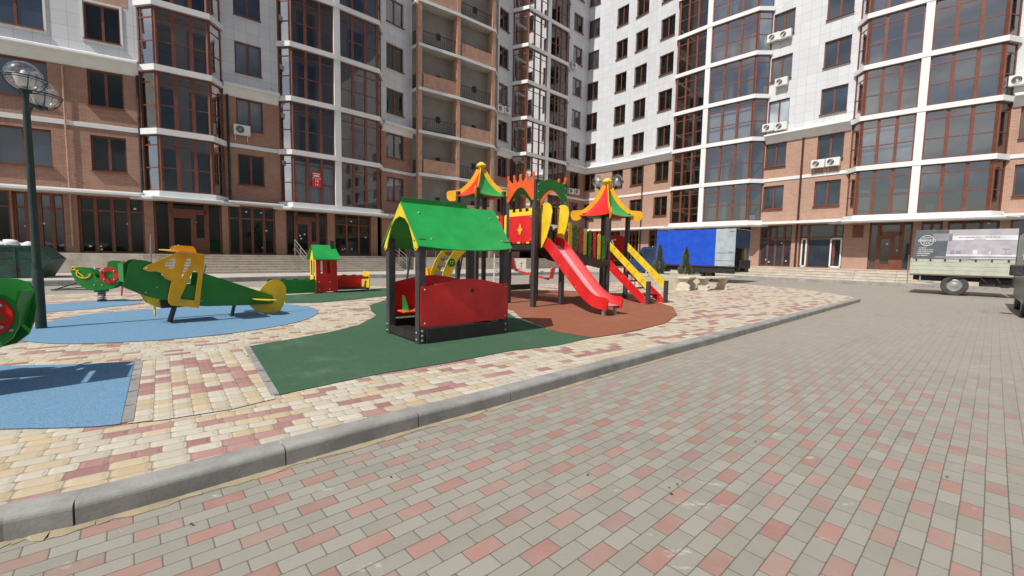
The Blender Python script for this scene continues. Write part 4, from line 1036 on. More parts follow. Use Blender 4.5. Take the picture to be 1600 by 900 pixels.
# pagoda roofs
def pagoda(cx, cy, ze, H, k=1.0):
    hw = .66*k; N = 8; prof = [(1-(i/N), (i/N)) for i in range(N+1)]
    def rz(f): return ze+H*(.30*f+.70*f**2.1)*.96       # f: 0 at the eave, 1 at the top
    def rw(f): return hw*((1-f)**1.12)*.93+hw*.07
    for side in range(4):
        a = math.pi/2*side; Rm = Matrix.Translation((cx, cy, 0)) @ Matrix.Rotation(a, 4, 'Z'); m = MB(); vs = []
        for i in range(N+1):
            f = i/N; w = rw(f); sag = .05*(1-f)
            for j in range(7): g = -1+2*j/6; vs.append((g*w, -w-.0*sag, rz(f)-sag*(1-g*g)))
        n = len(vs); vs2 = [(x, y+.012, z-.014) for x, y, z in vs]; fs = []
        for i in range(N):
            for j in range(6): q = i*7+j; fs += [(q, q+1, q+8, q+7), (q+n, q+7+n, q+8+n, q+1+n)]
        rim = list(range(7))+[i*7+6 for i in range(1, N+1)]+[N*7+j for j in range(5, -1, -1)]+[i*7 for i in range(N-1, 0, -1)]
        fs += [(rim[q], rim[(q+1) % len(rim)], rim[(q+1) % len(rim)]+n, rim[q]+n) for q in range(len(rim))]
        m.add(vs, [], 0, Rm); base = len(m.v)-n; m.add(vs2, [], 0, Rm); m.f += [tuple(v for v in f_) for f_ in fs]; m.mi += [0]*len(fs)
        m.build('roof_panel', 'green' if side in (0, 2) else 'red', t, smooth=False)
    for side in range(4):                      # yellow fins along the hips with rounded tips
        a = math.pi/4+math.pi/2*side; Tm = Matrix.Translation((cx, cy, 0)) @ Matrix.Rotation(a, 4, 'Z') @ Matrix(((1, 0, 0, 0), (0, 0, 1, 0), (0, 1, 0, 0), (0, 0, 0, 1)))
        r2 = math.sqrt(2); top = [(rw(i/N)*r2+.05, rz(i/N)+.03) for i in range(N+1)]
        poly = [(.03, ze+H+.1), (.03, ze+H*.9)]+[(rw(i/N)*r2-.03, rz(i/N)-.03) for i in range(N, 0, -1)]+[(hw*r2-.1, ze-.07), (hw*r2-.02, ze-.15), (hw*r2+.06, ze-.17), (hw*r2+.16, ze-.16), (hw*r2+.22, ze-.11), (hw*r2+.25, ze-.01), (hw*r2+.245, ze+.09), (hw*r2+.19, ze+.145), (hw*r2+.08, ze+.15), (hw*r2-.08, ze+.165), (hw*r2-.22, ze+.20)]+[(a+.04, c_+.05) for a, c_ in top[2:]]+[(.1, ze+H+.02), (.085, ze+H+.1)]
        m = MB(); m.plate(poly, .02, Tm); m.build('hip_fin', 'amber', t, bevel=.003)
    m = MB(); z = ze+H+.06; m.lathe([(.08, 0), (.085, .05), (.15, .06), (.16, .09), (.12, .14), (.05, .19), (.01, .20)], 8, (cx, cy, z)); m.build('finial', 'yellow', t)
pagoda(ax, ay, 3.09, .76, .88)
pagoda(cx0+cw/2, cy0+cw/2, 2.58, .90, .92)
# steps up to the right tower: strings, treads, yellow hand boards, newel posts
yt, yb = cy0-.03, cy0-1.32
for x in (cx0+.06, cx0+cw-.06):
    m = MB(); m.plate([(yt, DC+.05), (yt, DC-.28), (yb+.12, 0), (yb-.06, 0), (yb-.06, .1), (yb+.05, .22)], .02, TYZ(x)); bolts(m, [(x-.012, yb+.02, .07), (x-.012, yb+.05, .15)]+[(x-.012, yt+(yb-yt)*f, DC*(1-f)-.03) for f in (.15, .35, .55, .75)], (-1, 0, 0)); m.build('stair_string', ['red', 'galv'], t, bevel=.004)
    m = MB(); zz = .47; m.plate([(yt+.0, DC+zz+.12), (yt-.02, DC+zz-.14), (yb-.05, .38), (yb-.13, .38), (yb-.14, .60), (yb-.05, .64)], .02, TYZ(x-.03 if x < 3.6 else x+.03)); m2 = m
    for i in range(5):
        f = .12+i*.19; y = yt+(yb-yt)*f; z = DC+zz-.02+(.5-DC-zz)*f; m.add([(x-.045+(.06 if x > 3.6 else 0)*0, y-.07+.035*q, z+.03*math.sin(q*1.6)-.035*(q-2)) for q in range(5)]+[(x-.045, y-.07+.035*q, z+.03*math.sin(q*1.6)-.035*(q-2)-.014) for q in range(5)], [(q, q+1, q+6, q+5) for q in range(4)], 1)
    m.build('hand_board', ['yellow', 'dark'], t, bevel=.004)
for i in range(5):
    f = (i+.9)/6; y = yt+(yb-yt)*f; z = DC*(1-f); m = MB(); m.box(cx0+.07, cx0+cw-.07, y-.09, y+.09, z-.015, z+.015); m.build('tread', 'dark', t, bevel=.004)
posts(t, [(cx0+.02, yb-.09), (cx0+cw-.02, yb-.09)], .62, .1)
m = MB(); m.tube([(cx0+.1, yt-.1, DC+.5), (cx0+.1, yt-.02, DC+.62), (cx0+.3, yt-.02, DC+.64)], .014, 6); m.build('grab_bar', 'galv', t)
# arched ladder on the left of the rear tower
def ap(r, a): return (-1.25*math.cos(R(a))*r, 1.62*math.sin(R(a))*(.55+.45*r) if 0 else 1.62*math.sin(R(a)))
for y in (2.62, 3.30):
    o = [(-1.18*math.cos(R(a))*1.0-.0, (DB+.12)*math.sin(R(a))) for a in range(0, 91, 9)]; i_ = [(-.88*math.cos(R(a)), (DB-.14)*math.sin(R(a))) for a in range(90, -1, -9)]
    m = MB(); m.plate(o+i_, .02, TXZ(y)); m.build('arch_side', 'yellow', t, bevel=.003)
for i in range(8):
    a = R(6+i*10.5); p = Vector((-1.03*math.cos(a), 0, DB*math.sin(a))); m = MB(); Tm = Matrix.Translation((p.x, 2.96, p.z)) @ Matrix.Rotation(-(math.pi/2-a)*1.0, 4, 'Y'); m.box(-.07, .07, -.33, .33, -.015, .015, 0, Tm); m.build('tread', 'post', t, bevel=.003)
m = MB(); m.plate(arc(-.80, 1.05, .12, .12, 0, 345, 15), .02, TXZ(2.58)); m.plate(arc(-.80, 1.05, .05, .05, 200, 340, 6)+arc(-.80, 1.05, .038, .038, 340, 200, 6), .01, TXZ(2.565), mi=1); bolts(m, [(-.84, 2.565, 1.08), (-.76, 2.565, 1.08)], (0, -1, 0), 1, .014); m.build('face_disc', ['dgreen', 'yellow'], t, bevel=.003)
# white zigzag climbing bars below the bridge
m = MB(); pz = [(.22, 1.75, 1.42)]
for i in range(7): pz.append((.22+(.16 if i % 2 else -.06), 1.75, 1.32-i*.12))
m.tube(pz, .022, 6); m.tube([(.1, 1.75, .02), (.1, 1.75, 1.55)], .02, 6); m.tube([(.42, 1.75, .02), (.42, 1.75, 1.55)], .02, 6); m.build('zigzag_ladder', 'plastic', t)
m = MB(); m.tube([(.62, 2.0, .02), (.62, 2.0, 1.5)], .02, 6); m.tube([(.62, 2.0, 1.1), (.9, 2.0, .95), (.7, 2.0, .8), (.95, 2.0, .62), (.7, 2.0, .5)], .022, 6); m.build('zigzag_ladder', 'plastic', t)
# low dark board between the front tower's posts
m = MB(); m.box(.05, .95, .98, 1.02, .35, .5); m.build('cross_board', 'dark', t, bevel=.004)

# ---- toy aeroplane
PB = Vector((-6.12, 7.6, ZI)); PA = R(50)
pl = empty('toy_aeroplane', PB, PA, 'green and yellow toy aeroplane on slanting posts over blue rubber', 'play aeroplane')
def zz(l): return [(a, b-ZI) for a, b in l]
front = zz([(.49, .395), (.49, 1.0), (.417, 1.004), (.381, .781), (.189, .789), (.03, 1.0), (-.186, 1.173), (-.30, 1.225), (-.40, 1.245), (-.47, 1.239), (-.545, 1.175), (-.635, .807), (-.351, .635), (-.098, .552), (.388, .411)])
rear = zz([(.49, .395), (1.25, .345), (1.729, .339), (1.75, .40), (1.716, .509), (.49, 1.0)])
HWp = .24
for sy in (-1, 1):
    m = MB(); m.plate(front, .018, TXZ(sy*HWp)); bolts(m, [(x, sy*(HWp+.01), z-ZI) for x, z in ((-.35, .70), (-.2, .78), (.0, .9), (.42, .5), (.42, .9))], (0, sy, 0)); m.build('fuselage_panel', ['dgreen', 'galv'], pl, bevel=.003)
    L_ = math.hypot(1.26, HWp-.05); an = -sy*math.atan2(HWp-.05, 1.26)
    T = Matrix.Translation((.49, sy*HWp, 0)) @ Matrix.Rotation(an, 4, 'Z') @ Matrix.Translation((-.49, 0, 0)) @ TXZ(0)
    m = MB(); m.plate(rear, .018, T); m.build('tail_panel', ['dgreen', 'galv'], pl, bevel=.003)
cab = zz([(-.375, 1.085), (-.365, 1.12), (-.334, 1.144), (.091, 1.381), (.49, 1.324), (.372, .379), (-.03, .46), (-.06, .50), (-.068, .576), (-.006, .892), (-.05, .90), (-.084, .925), (-.11, .945), (-.128, .985), (-.156, 1.03), (-.2, 1.05), (-.307, 1.05)])
h1 = zz([(-.097, 1.16), (-.056, 1.23), (.05, 1.285), (.07, 1.265), (.041, 1.13), (.0, 1.09), (-.07, 1.11)]); h2 = zz([(.19, 1.19), (.225, 1.27), (.29, 1.275), (.275, 1.169), (.13, .92)]); h3 = zz([(.105, .586), (.315, 1.08), (.38, 1.02), (.315, .518), (.12, .555)])
for sy in (-1, 1):
    m = MB(); m.plate(cab if sy < 0 else zz([(.26, 1.352), (.49, 1.324), (.372, .379), (.2, .41), (.31, .9)]), .018, TXZ(sy*(HWp+.06)), [h1, h2, h3] if sy < 0 else ())
    if sy < 0: bolts(m, [(x, sy*(HWp+.07), z-ZI) for x, z in ((-.33, 1.10), (-.08, .93), (-.13, .99), (.08, .53), (.15, .52), (.33, .5))], (0, sy, 0)); m.build('cabin_panel', ['amber', 'galv'], pl, bevel=.003)
m = MB(); m.plate([(-.13, -.44), (-.02, -.5), (.36, -.5), (.44, -.42), (.44, .42), (.36, .5), (-.02, .5), (-.13, .44)], .016, Matrix.Translation((.10, 0, 1.268)) @ Matrix.Rotation(R(9), 4, 'Y')); m.build('wing_board', 'amber', pl, bevel=.003)
m = MB(); m.plate([(.06, 1.27), (.1, 1.35), (.16, 1.37), (.36, 1.36), (.40, 1.31), (.42, 1.23)], .018, TXZ(-.1)); m.build('wing_rib', 'amber', pl, bevel=.003); m = MB(); m.plate([(.06, 1.27), (.1, 1.35), (.16, 1.37), (.36, 1.36), (.40, 1.31), (.42, 1.23)], .018, TXZ(.1)); m.build('wing_rib', 'amber', pl, bevel=.003)
m = MB(); m.plate([(-HWp, .28), (HWp, .28), (HWp-.02, .42), (-HWp+.02, .42)], .5, TYZ(.1)); m.build('seat', 'dark', pl, bevel=.003)
m = MB(); m.plate(zz([(-.36, .64), (-.30, .50), (-.2, .43), (.0, .40), (.12, .42), (.2, .48), (-.098, .56)]), .018, TXZ(-.16)); m.build('belly_board', 'yellow', pl, bevel=.003); m = MB(); m.plate(zz([(-.36, .64), (-.30, .50), (-.2, .43), (.0, .40), (.12, .42), (.2, .48), (-.098, .56)]), .018, TXZ(.16)); m.build('belly_board', 'yellow', pl, bevel=.003)
m = MB(); m.plate([(-.30, .42), (-.05, .30), (-.03, .13), (.0, .10), (.03, .13), (.05, .30), (.30, .42)], .018, Matrix(((0, 0, 1, -.2), (1, 0, 0, 0), (0, 1, 0, .02), (0, 0, 0, 1)))); m.build('wheel_board', 'yellow', pl, bevel=.003)
m = MB(); m.plate(zz([(1.40, .46), (1.50, .64), (1.6, .76), (1.74, .83), (1.86, .82), (1.95, .76), (2.0, .66), (2.0, .5), (1.95, .3), (1.88, .17), (1.74, .12), (1.6, .14), (1.42, .2), (1.3, .31)]), .018, TXZ(0)); m.build('rudder', 'yellow', pl, bevel=.003)
m = MB(); m.plate([(1.28, -.08), (1.36, -.34), (1.52, -.44), (1.66, -.40), (1.74, -.22), (1.76, 0), (1.74, .22), (1.66, .40), (1.52, .44), (1.36, .34), (1.28, .08)], .018, Matrix.Translation((0, 0, .50)) @ Matrix.Rotation(R(7), 4, 'Y')); m.build('tailplane', 'yellow', pl, bevel=.003)
for x, dx in ((.0, .12), (.97, .10)):
    for sy in ((-.05, .05) if x == 0 else (0,)): m = MB(); m.bar((x, sy, 0), (x+dx, sy, .42), .05, .05); m.build('leg', 'post', pl, bevel=.004)
m = MB(); m.tube([(.52, 0, .78), (.58, 0, 1.02)], .014, 6); m.build('control_stick', 'galv', pl)
m = MB(); m.plate([(-.62, -.24+.02), (-.62, .22), (-.6, .22), (-.6, -.22)], .3, Matrix.Translation((0, 0, .9))); m.build('nose_board', 'dgreen', pl, bevel=.003)

# ---- spring rockers shaped like little boats
def rocker(loc, rz, label):
    r = empty('spring_rocker', loc, rz, label, 'spring rocker', 'boat-shaped spring rockers')
    out = [(-.495, .80), (-.49, .77), (-.45, .60), (-.37, .44), (-.25, .34), (-.143, .29), (.0, .275), (.136, .285), (.30, .33), (.40, .42), (.455, .54), (.465, .66), (.44, .76), (.37, .845), (.27, .865), (.19, .84), (.13, .74), (.08, .60), (.0, .575), (-.04, .68), (-.06, .73), (-.11, .785), (-.25, .81), (-.40, .825), (-.47, .825)]
    far = [p for p in out if p[0] < .45 and not (p[0] > .08 and p[1] > .5)]; i_ = far.index((.40, .42)); far = far[:i_+1]+[(.45, .55), (.475, .7), (.47, .86), (.43, .95), (.34, .985), (.2, .99), (.12, .95), (.1, .82), (.08, .60)]+[p for p in far[i_+1:] if p != (.08, .60)]
    for sy in (-1, 1):
        m = MB(); m.plate(out if sy < 0 else far, .018, TXZ(sy*.11)); bolts(m, [(x, sy*.12, z) for x, z in ((-.15, .65), (.1, .4), (.4, .5), (-.05, .4))], (0, sy, 0)); m.build('side_panel', ['dgreen', 'galv'], r, bevel=.003)
        m = MB(); m.plate(arc(.25, .64, .178, .19, 0, 348, 30), .02, TXZ(sy*.132), [list(reversed(arc(.25, .64, .098, .105, 0, 340, 18)))]); bolts(m, [(.25+.138*math.cos(R(a)), sy*.144, .64+.148*math.sin(R(a))) for a in (45, 135, 225, 315)], (0, sy, 0)); m.build('life_ring', ['red', 'galv'], r, bevel=.004)
        m = MB(); y = sy*.128
        m.tube([(-.40, y, .78), (-.24, y, .60)], .014, 6); m.tube([(-.43+.035*math.cos(R(a)), y, .80+.035*math.sin(R(a))) for a in range(0, 361, 30)], .012, 6); m.tube([(-.33, y, .76), (-.38, y, .68)], .012, 6)
        m.tube([(-.24+.13*math.cos(R(a)), y, .68+.11*math.sin(R(a))) for a in range(170, 375, 15)], .014, 6); m.build('anchor', 'yellow', r)
    m = MB(); m.box(.02, .34, -.10, .10, .50, .525); m.build('seat', 'orange', r, bevel=.006)
    m = MB(); m.plate([(-.10, 0), (.10, 0), (.10, .36), (-.10, .36)], .018, Matrix.Translation((.38, 0, .53)) @ Matrix.Rotation(R(14), 4, 'Y') @ TYZ(0)); m.build('backrest', 'dgreen', r, bevel=.006)
    for x, z0_, z1_ in ((-.30, .42, .6), (-.36, .44, .76), (-.10, .36, .66)): m = MB(); m.box(x-.009, x+.009, -.10, .10, z0_, z1_); m.build('cross_board', 'dgreen', r, bevel=.003)
    for sy in (-1, 1): m = MB(); m.tube([(.06, sy*.11, .80), (.06, sy*.27, .80)], .022, 8, 0); m.ball((.06, sy*.275, .80), .028, 6, 1); m.build('handle', ['orange', 'galv'], r)
    m = MB(); m.tube([(.02+.065*math.cos(a*.5), .065*math.sin(a*.5), .03+a*.0041) for a in range(61)], .014, 6); m.build('spring', 'galv', r)
    m = MB(); m.box(-.08, .12, -.1, .1, .24, .30); m.lathe([(.07, .15), (.07, .26)], 12, (.02, 0, 0)); m.lathe([(.09, 0), (.09, .05)], 14, (.02, 0, 0)); m.build('spring_mount', 'black', r, bevel=.004)
    return r
rk = rocker((-9.92, 10.29, ZI), R(18), 'green boat rocker with yellow anchor behind the aeroplane nose')
rk2 = copy_tree(rk, None, (-5.26, 4.08, ZI), R(20), 'nearest green boat rocker, cut by the left edge of the photo')

# ---- toy train with cabin
tr = empty('toy_train', (-6.02, 13.15, ZI), R(40), 'toy train with red cabin, green roof and low wagon sides', 'play train')
CWx, CWy = .62, .62
m = MB(); m.plate([(0, .0), (.0, .05), (CWx, .05), (CWx, 1.12), (0, 1.12)], .018, TXZ(0), [[(.13, .62), (.19, .62), (.19, 1.0), (.16, 1.03), (.13, 1.0)], [(.31, .62), (.45, .62), (.45, 1.0), (.38, 1.05), (.31, 1.0)]]); bolts(m, [(x, -.01, z) for x in (.08, .4) for z in (.12, .35)], (0, -1, 0)); m.build('cabin_side', ['red', 'galv'], tr, bevel=.003)
m = MB(); m.plate([(0, .05), (CWx, .05), (CWx, 1.12), (0, 1.12)], .018, TXZ(CWy), [[(.1, .5), (.5, .5), (.5, 1.0), (.1, 1.0)]]); m.build('cabin_side', 'red', tr, bevel=.003)
for x in (0, CWx):
    m = MB(); m.plate([(0, .05), (CWy, .05), (CWy, 1.12), (CWy/2, 1.48), (0, 1.12)], .018, TYZ(x), [[(.1, .3 if x == 0 else .5), (.26, .3 if x == 0 else .5), (.26, .98), (.18, 1.06), (.1, .98)], [(.36, .55), (.52, .55), (.52, .98), (.44, 1.06), (.36, .98)]]); m.build('cabin_front', 'yellow', tr, bevel=.003)
for sy in (0, 1):
    m = MB(); y0 = -.09 if sy == 0 else CWy+.09; m.add([(-.1, y0, 1.06), (CWx+.1, y0, 1.06), (CWx+.04, CWy/2, 1.50), (-.04, CWy/2, 1.50), (-.1, y0, 1.04), (CWx+.1, y0, 1.04), (CWx+.04, CWy/2, 1.48), (-.04, CWy/2, 1.48)], [(0, 1, 2, 3), (7, 6, 5, 4), (0, 4, 5, 1), (1, 5, 6, 2), (3, 2, 6, 7), (0, 3, 7, 4)]); m.build('roof_panel', 'green', tr)
m = MB(); m.box(CWx-.12, CWx-.02, .2, .3, 1.4, 1.62); m.box(CWx-.14, CWx, .18, .32, 1.62, 1.64); m.build('chimney', 'post', tr)
wav = [(CWx+.02+1.0*i/16, .52+.03*math.sin(i*1.2)) for i in range(17)]
for y in (0, CWy): m = MB(); m.plate([(CWx+.02, .05 if y else .42), (CWx+1.02, .05 if y else .42)]+list(reversed(wav)), .018, TXZ(y)); m.build('wagon_side', 'red', tr, bevel=.003)
m = MB(); m.plate([(0, .05), (CWy, .05), (CWy, .6), (CWy-.1, .66), (.1, .66), (0, .6)], .02, TYZ(CWx+1.06)); m.add([(CWx+1.04, .2+.03*q, .3+.05*math.sin(q*1.3)) for q in range(8)]+[(CWx+1.04, .2+.03*q, .28+.05*math.sin(q*1.3)) for q in range(8)], [(q, q+1, q+9, q+8) for q in range(7)], 1); m.build('wagon_end', ['yellow', 'dark'], tr, bevel=.003)
m = MB(); m.box(CWx-.02, CWx+1.04, .02, CWy-.02, .08, .12); m.build('wagon_floor', 'dark', tr)
m = MB(); m.plate([(-1.25, .03), (-.02, .03), (-.02, .42)]+[(-.02-1.2*i/16, .42+.035*math.sin(i*1.4)) for i in range(1, 17)]+[(-1.25, .3)], .02, TXZ(-.02)); m.build('engine_side', 'dgreen', tr, bevel=.003)
m = MB(); m.plate([(-1.25, .03), (-.02, .03), (-.02, .42)]+[(-.02-1.2*i/16, .42+.035*math.sin(i*1.4)) for i in range(1, 17)]+[(-1.25, .3)], .02, TXZ(CWy)); m.build('engine_side', 'dgreen', tr, bevel=.003)

# ---- seesaw and small swing behind the tower
sw = empty('seesaw', (.78, 17.4, ZI), R(-38), 'small seesaw with red seats seen between the tower posts', 'seesaw')
m = MB(); m.box(-.06, .06, -.06, .06, 0, .48); m.build('pivot_post', 'black', sw)
m = MB(); m.bar((-.85, 0, .66), (.85, 0, .36), .07, .07); m.build('beam', 'red', sw, bevel=.006)
for x, z in ((-.82, .66), (.82, .36)):
    m = MB(); m.box(-.14, .14, -.14, .14, .03, .06, 0, Matrix.Translation((x, 0, z))); m.build('seat', 'black', sw)
    m = MB(); s_ = -1 if x < 0 else 1; m.plate([(-.12, .05), (.12, .05), (.13, .42), (.08, .5), (-.08, .5), (-.13, .42)], .05, Matrix.Translation((x+s_*.12, 0, z)) @ Matrix.Rotation(R(s_*12), 4, 'Y') @ TYZ(0)); m.build('backrest', 'red', sw, bevel=.01)
    m = MB(); m.tube([(x-s_*.3, -.12, z+.3), (x-s_*.3, .12, z+.3)], .015, 6); m.tube([(x-s_*.3, 0, z), (x-s_*.3, 0, z+.3)], .015, 6); m.build('handle', 'galv', sw)
sg = empty('swing', (-3.75, 16.6, ZI), R(35), 'toddler swing with yellow seat on chains behind the playhouse', 'swing')
m = MB(); m.tube([(-.2, 0, 2.05), (2.3, 0, 2.05)], .05, 8); m.build('beam', 'post', sg)
for x in (-.1, 2.2):
    for y in (-.7, .7): m = MB(); m.tube([(x, 0, 2.05), (x, y, 0)], .045, 8); m.build('leg', 'post', sg)
m = MB()
for x in (.45, .85): m.tube([(x, 0, 2.0), (x, 0, .75)], .012, 5)
m.build('chain', 'galv', sg)
m = MB(); m.box(.46, .84, -.17, .17, .42, .46); m.box(.46, .84, .15, .17, .46, .74); m.box(.46, .84, -.17, -.15, .6, .66); m.box(.46, .48, -.17, .17, .46, .72); m.box(.82, .84, -.17, .17, .46, .72); m.build('seat', 'amber', sg, bevel=.01)

# ---- street lamps with clear globes
def lamp(loc, rz, H, label, lean=0, arms=((0, .02), (.29, -.14))):
    r = empty('street_lamp', loc, rz, label, 'street lamp', 'twin-globe street lamps'); r.rotation_euler = (0, lean, rz)
    m = MB(); m.lathe([(.066, 0), (.064, .9), (.056, .92), (.056, 1.0), (.06, 1.02), (.05, 1.06), (.045, H*.75), (.04, H)], 14); m.build('pole', 'lampgreen', r, smooth='auto')
    for ax_, hz in arms:
        m = MB(); m.tube([(0, 0, H-.35), (ax_*.35, 0, H-.15), (ax_, 0, H-.02+hz)], .03, 8); m.lathe([(.03, 0), (.07, .02), (.075, .05)], 12, (ax_, 0, H-.03+hz)); arm = m.build('arm', 'lampgreen', r, smooth='auto')
        c = (ax_, 0, H+.22+hz); Rg = .215
        m = MB(); m.ball(c, Rg, 16); m.build('globe', 'globe', r, smooth=True)
        m = MB(); m.lathe([(.07, -.16), (.09, -.14), (.12, -.02), (.125, 0), (.05, .02), (.03, .08), (.001, .1)], 14, c); m.build('reflector', 'plastic', r, smooth='auto')
        m = MB(); m.tube([(c[0]+.245*math.cos(R(a)), .245*math.sin(R(a)), c[2]-.03) for a in range(0, 361, 15)], .009, 6); m.tube([(c[0]+.23*math.cos(R(a)), .23*math.sin(R(a)), c[2]-.06) for a in range(0, 361, 15)], .006, 6)
        for k in range(4):
            a = R(45+90*k); m.tube([(c[0]+q*math.cos(a), q*math.sin(a), c[2]+z) for q, z in ((.05, -.24), (.12, -.22), (.2, -.14), (.245, -.03))], .007, 5)
        m.build('guard_ring', 'lampgreen', r)
lamp((-7.53, 6.79, ZI), R(103), 3.66, 'tall dark green street lamp with two clear globes, near the left edge')
lamp((3.35, 15.6, ZI), R(10), 3.75, 'street lamp whose two globes show beside the right pagoda roof', 0, ((-.35, .0), (.35, .04)))

# ---- planters, conifers and stone bench
def planter(loc, rz, w, d, hh, label):
    r = empty('planter', loc, rz, label, 'planter', 'cream stone planters'); t_ = .1
    m = MB()
    for x0, x1, y0, y1 in ((0, w, 0, t_), (0, w, d-t_, d), (0, t_, t_, d-t_), (w-t_, w, t_, d-t_)): m.box(x0, x1, y0, y1, 0, hh)
    m.build('trough', 'stone', r); m = MB(); m.box(t_, w-t_, t_, d-t_, .1, hh-.08); m.build('soil', 'soil', r)
planter((5.0, 17.0, ZI), R(14), 1.9, 1.2, .50, 'low cream stone planter box right of the climbing frame steps')
planter((6.3, 20.0, ZI), R(5), 2.6, 1.2, .50, 'cream planter box in front of the blue box truck')
def conifer(loc, H, label, seed):
    rn = random.Random(seed); r = empty('conifer', loc, 0, label, 'conifer', 'young conifers')
    m = MB(); m.tube([(0, 0, 0), (.01, 0, H*.5), (0, 0, H*.95)], [.035, .025, .008], 6); m.build('trunk', 'wood', r)
    m = MB()
    for i in range(2600):
        f = rn.random()**1.35; z = .12+f*(H-.12); rad = (1-f)**.75*.30*(1+.25*math.sin(z*9+seed))*math.sqrt(rn.random()*.8+.2); a = rn.random()*6.28
        c = Vector((rad*math.cos(a), rad*math.sin(a), z)); u = Vector((math.cos(a)*.5+rn.uniform(-.4, .4), math.sin(a)*.5+rn.uniform(-.4, .4), 1)).normalized(); s_ = u.orthogonal().normalized()*.018; u = u*rn.uniform(.05, .11)
        m.add([c-s_, c+s_, c+u+s_*.3, c+u-s_*.3], [(0, 1, 2, 3)])
    m.build('crown', 'leaf', r)
conifer((7.0, 20.5, ZI+.40), 1.45, 'young conifer in the planter before the blue truck, the left of two', 3)
conifer((8.3, 20.6, ZI+.40), 1.35, 'young conifer in the planter before the blue truck, the right of two', 5)
bn = empty('stone_bench', (7.75, 17.2, ZI), R(28), 'cream cast stone bench with curled carved legs on the paving', 'bench')
m = MB(); m.box(-.1, 1.75, -.05, .48, .47, .55); m.build('seat', 'stone', bn, bevel=.02)
for x in (.15, 1.35):
    half = [(-.02, .0), (.52, .0), (.53, .06), (.44, .1), (.47, .18), (.42, .26), (.33, .3), (.36, .38), (.46, .47), (-.03, .47), (.08, .38), (.1, .3), (.02, .26), (-.04, .18), (.0, .1), (-.05, .06)]
    m = MB(); m.plate(half, .16, TYZ(x+.05)); m.build('leg', 'stone', bn, bevel=.02)
tb = empty('stone_bench', (6.95, 16.9, ZI), R(50), 'cream cast stone bench end-on, left of the longer bench', 'bench')
m = MB(); m.box(-.05, 1.1, -.05, .42, .47, .54); m.build('seat', 'stone', tb, bevel=.02)
for x in (.1, .8): m = MB(); m.plate(half, .16, TYZ(x+.05)); m.build('leg', 'stone', tb, bevel=.02)

# ---- vehicles
def wheel(root, x, y, r, w=.22, side=-1, hub='galv'):
    T = Matrix.Translation((x, y, r)) @ Matrix.Rotation(R(90), 4, 'X')
    m = MB(T); m.lathe([(r*.6, -w/2), (r*.93, -w/2), (r, -w*.36), (r, w*.36), (r*.93, w/2), (r*.6, w/2)], 26, caps=False); ty = m.build('wheel', 'rubbertyre', root, smooth='auto')
    m = MB(T); m.lathe([(r*.62, -w*.42), (r*.55, -w*.5), (r*.5, -w*.30), (r*.3, -w*.22), (r*.28, -w*.45), (.001, -w*.47), (.001, w*.47), (r*.28, w*.45), (r*.5, w*.30), (r*.55, w*.5), (r*.62, w*.42)], 20)
    for k in range(5): a = 2*math.pi*k/5; 
    m.build('rim', hub, ty, smooth='auto')
bt_d = (12.75-9.5, 24.7-28.5); ba = math.atan2(bt_d[1], bt_d[0])
bk = empty('box_truck', (9.5, 28.5, 0), ba, 'bright blue box truck with open rear, parked by the right wing', 'truck')
Lb = math.hypot(*bt_d); z0, z1 = .98, 3.15
m = MB(); m.box(0, Lb*.775, 0, .03, z0, z1); m.build('side_panel', 'truckblue', bk)
m = MB(); m.box(Lb*.775, Lb, -.004, .03, z0, z1); 
for z in (1.75, 1.3): m.box(Lb*.775, Lb, -.012, -.004, z-.015, z+.015, 1)
for z in (1.05, 1.82, 3.0): m.box(Lb-.35, Lb-.05, -.02, -.004, z-.02, z+.02, 1)
m.build('service_panel', ['truckgrey', 'galv'], bk)
m = MB(); m.box(0, Lb, 0.03, 2.1, z1-.04, z1); m.box(0, Lb, 2.07, 2.1, z0, z1-.04); m.box(0, .04, .03, 2.07, z0, z1-.04); m.build('cargo_box', 'truckgrey', bk)
m = MB(); m.box(0, Lb, .03, 2.07, z0-.06, z0); m.build('cargo_floor', 'brownply', bk)
m = MB(); m.box(Lb-.6, Lb+.02, .2, 2.0, z0+1.05, z1-.1); m.build('rolled_curtain', 'cabblue', bk)
m = MB(); m.box(Lb-1.3, Lb-.5, .5, 1.3, z0, z0+1.0); m.build('load', 'brownply', bk)
m = MB(); m.box(Lb-.25, Lb-.1, 1.55, 1.95, z0, z0+1.1); m.build('plywood_sheet', 'wood', bk)
m = MB(); m.box(-1.5, Lb, .35, .55, .62, .92); m.box(-1.5, Lb, 1.5, 1.7, .62, .92); m.box(Lb*.3, Lb, .1, .14, .55, .93); m.build('chassis', 'black', bk)
m = MB(); m.box(Lb+.1, Lb+.16, .4, 1.9, .85, 1.35); m.box(Lb, Lb+.12, .5, .56, .7, .9); m.box(Lb, Lb+.12, 1.7, 1.76, .7, .9); m.box(Lb-.2, Lb+.05, .1, 2.0, .62, .72); m.build('tail_lift', 'black', bk, bevel=.02)
m = MB()
prof = [(-1.75, .45), (-.05, .45), (-.05, 2.1), (-.95, 2.12), (-1.15, 2.05), (-1.6, 1.35), (-2.1, 1.2), (-2.25, 1.05), (-2.28, .5)]
m.plate(prof, 1.9, TXZ(1.05)); m.build('cab', 'cabblue', bk, bevel=.04)
m = MB(); m.plate([(-1.0, 1.4), (-.3, 1.4), (-.3, 1.95), (-.95, 1.95)], 1.93, TXZ(1.05)); m.build('cab_window', 'glassB', bk)
m = MB(); m.box(-1.25, -1.1, -.22, -.02, 1.35, 1.7); m.build('mirror', 'black', bk)
for x in (-1.35, Lb*.55): wheel(bk, x, .3, .36); wheel(bk, x, 1.8, .36)

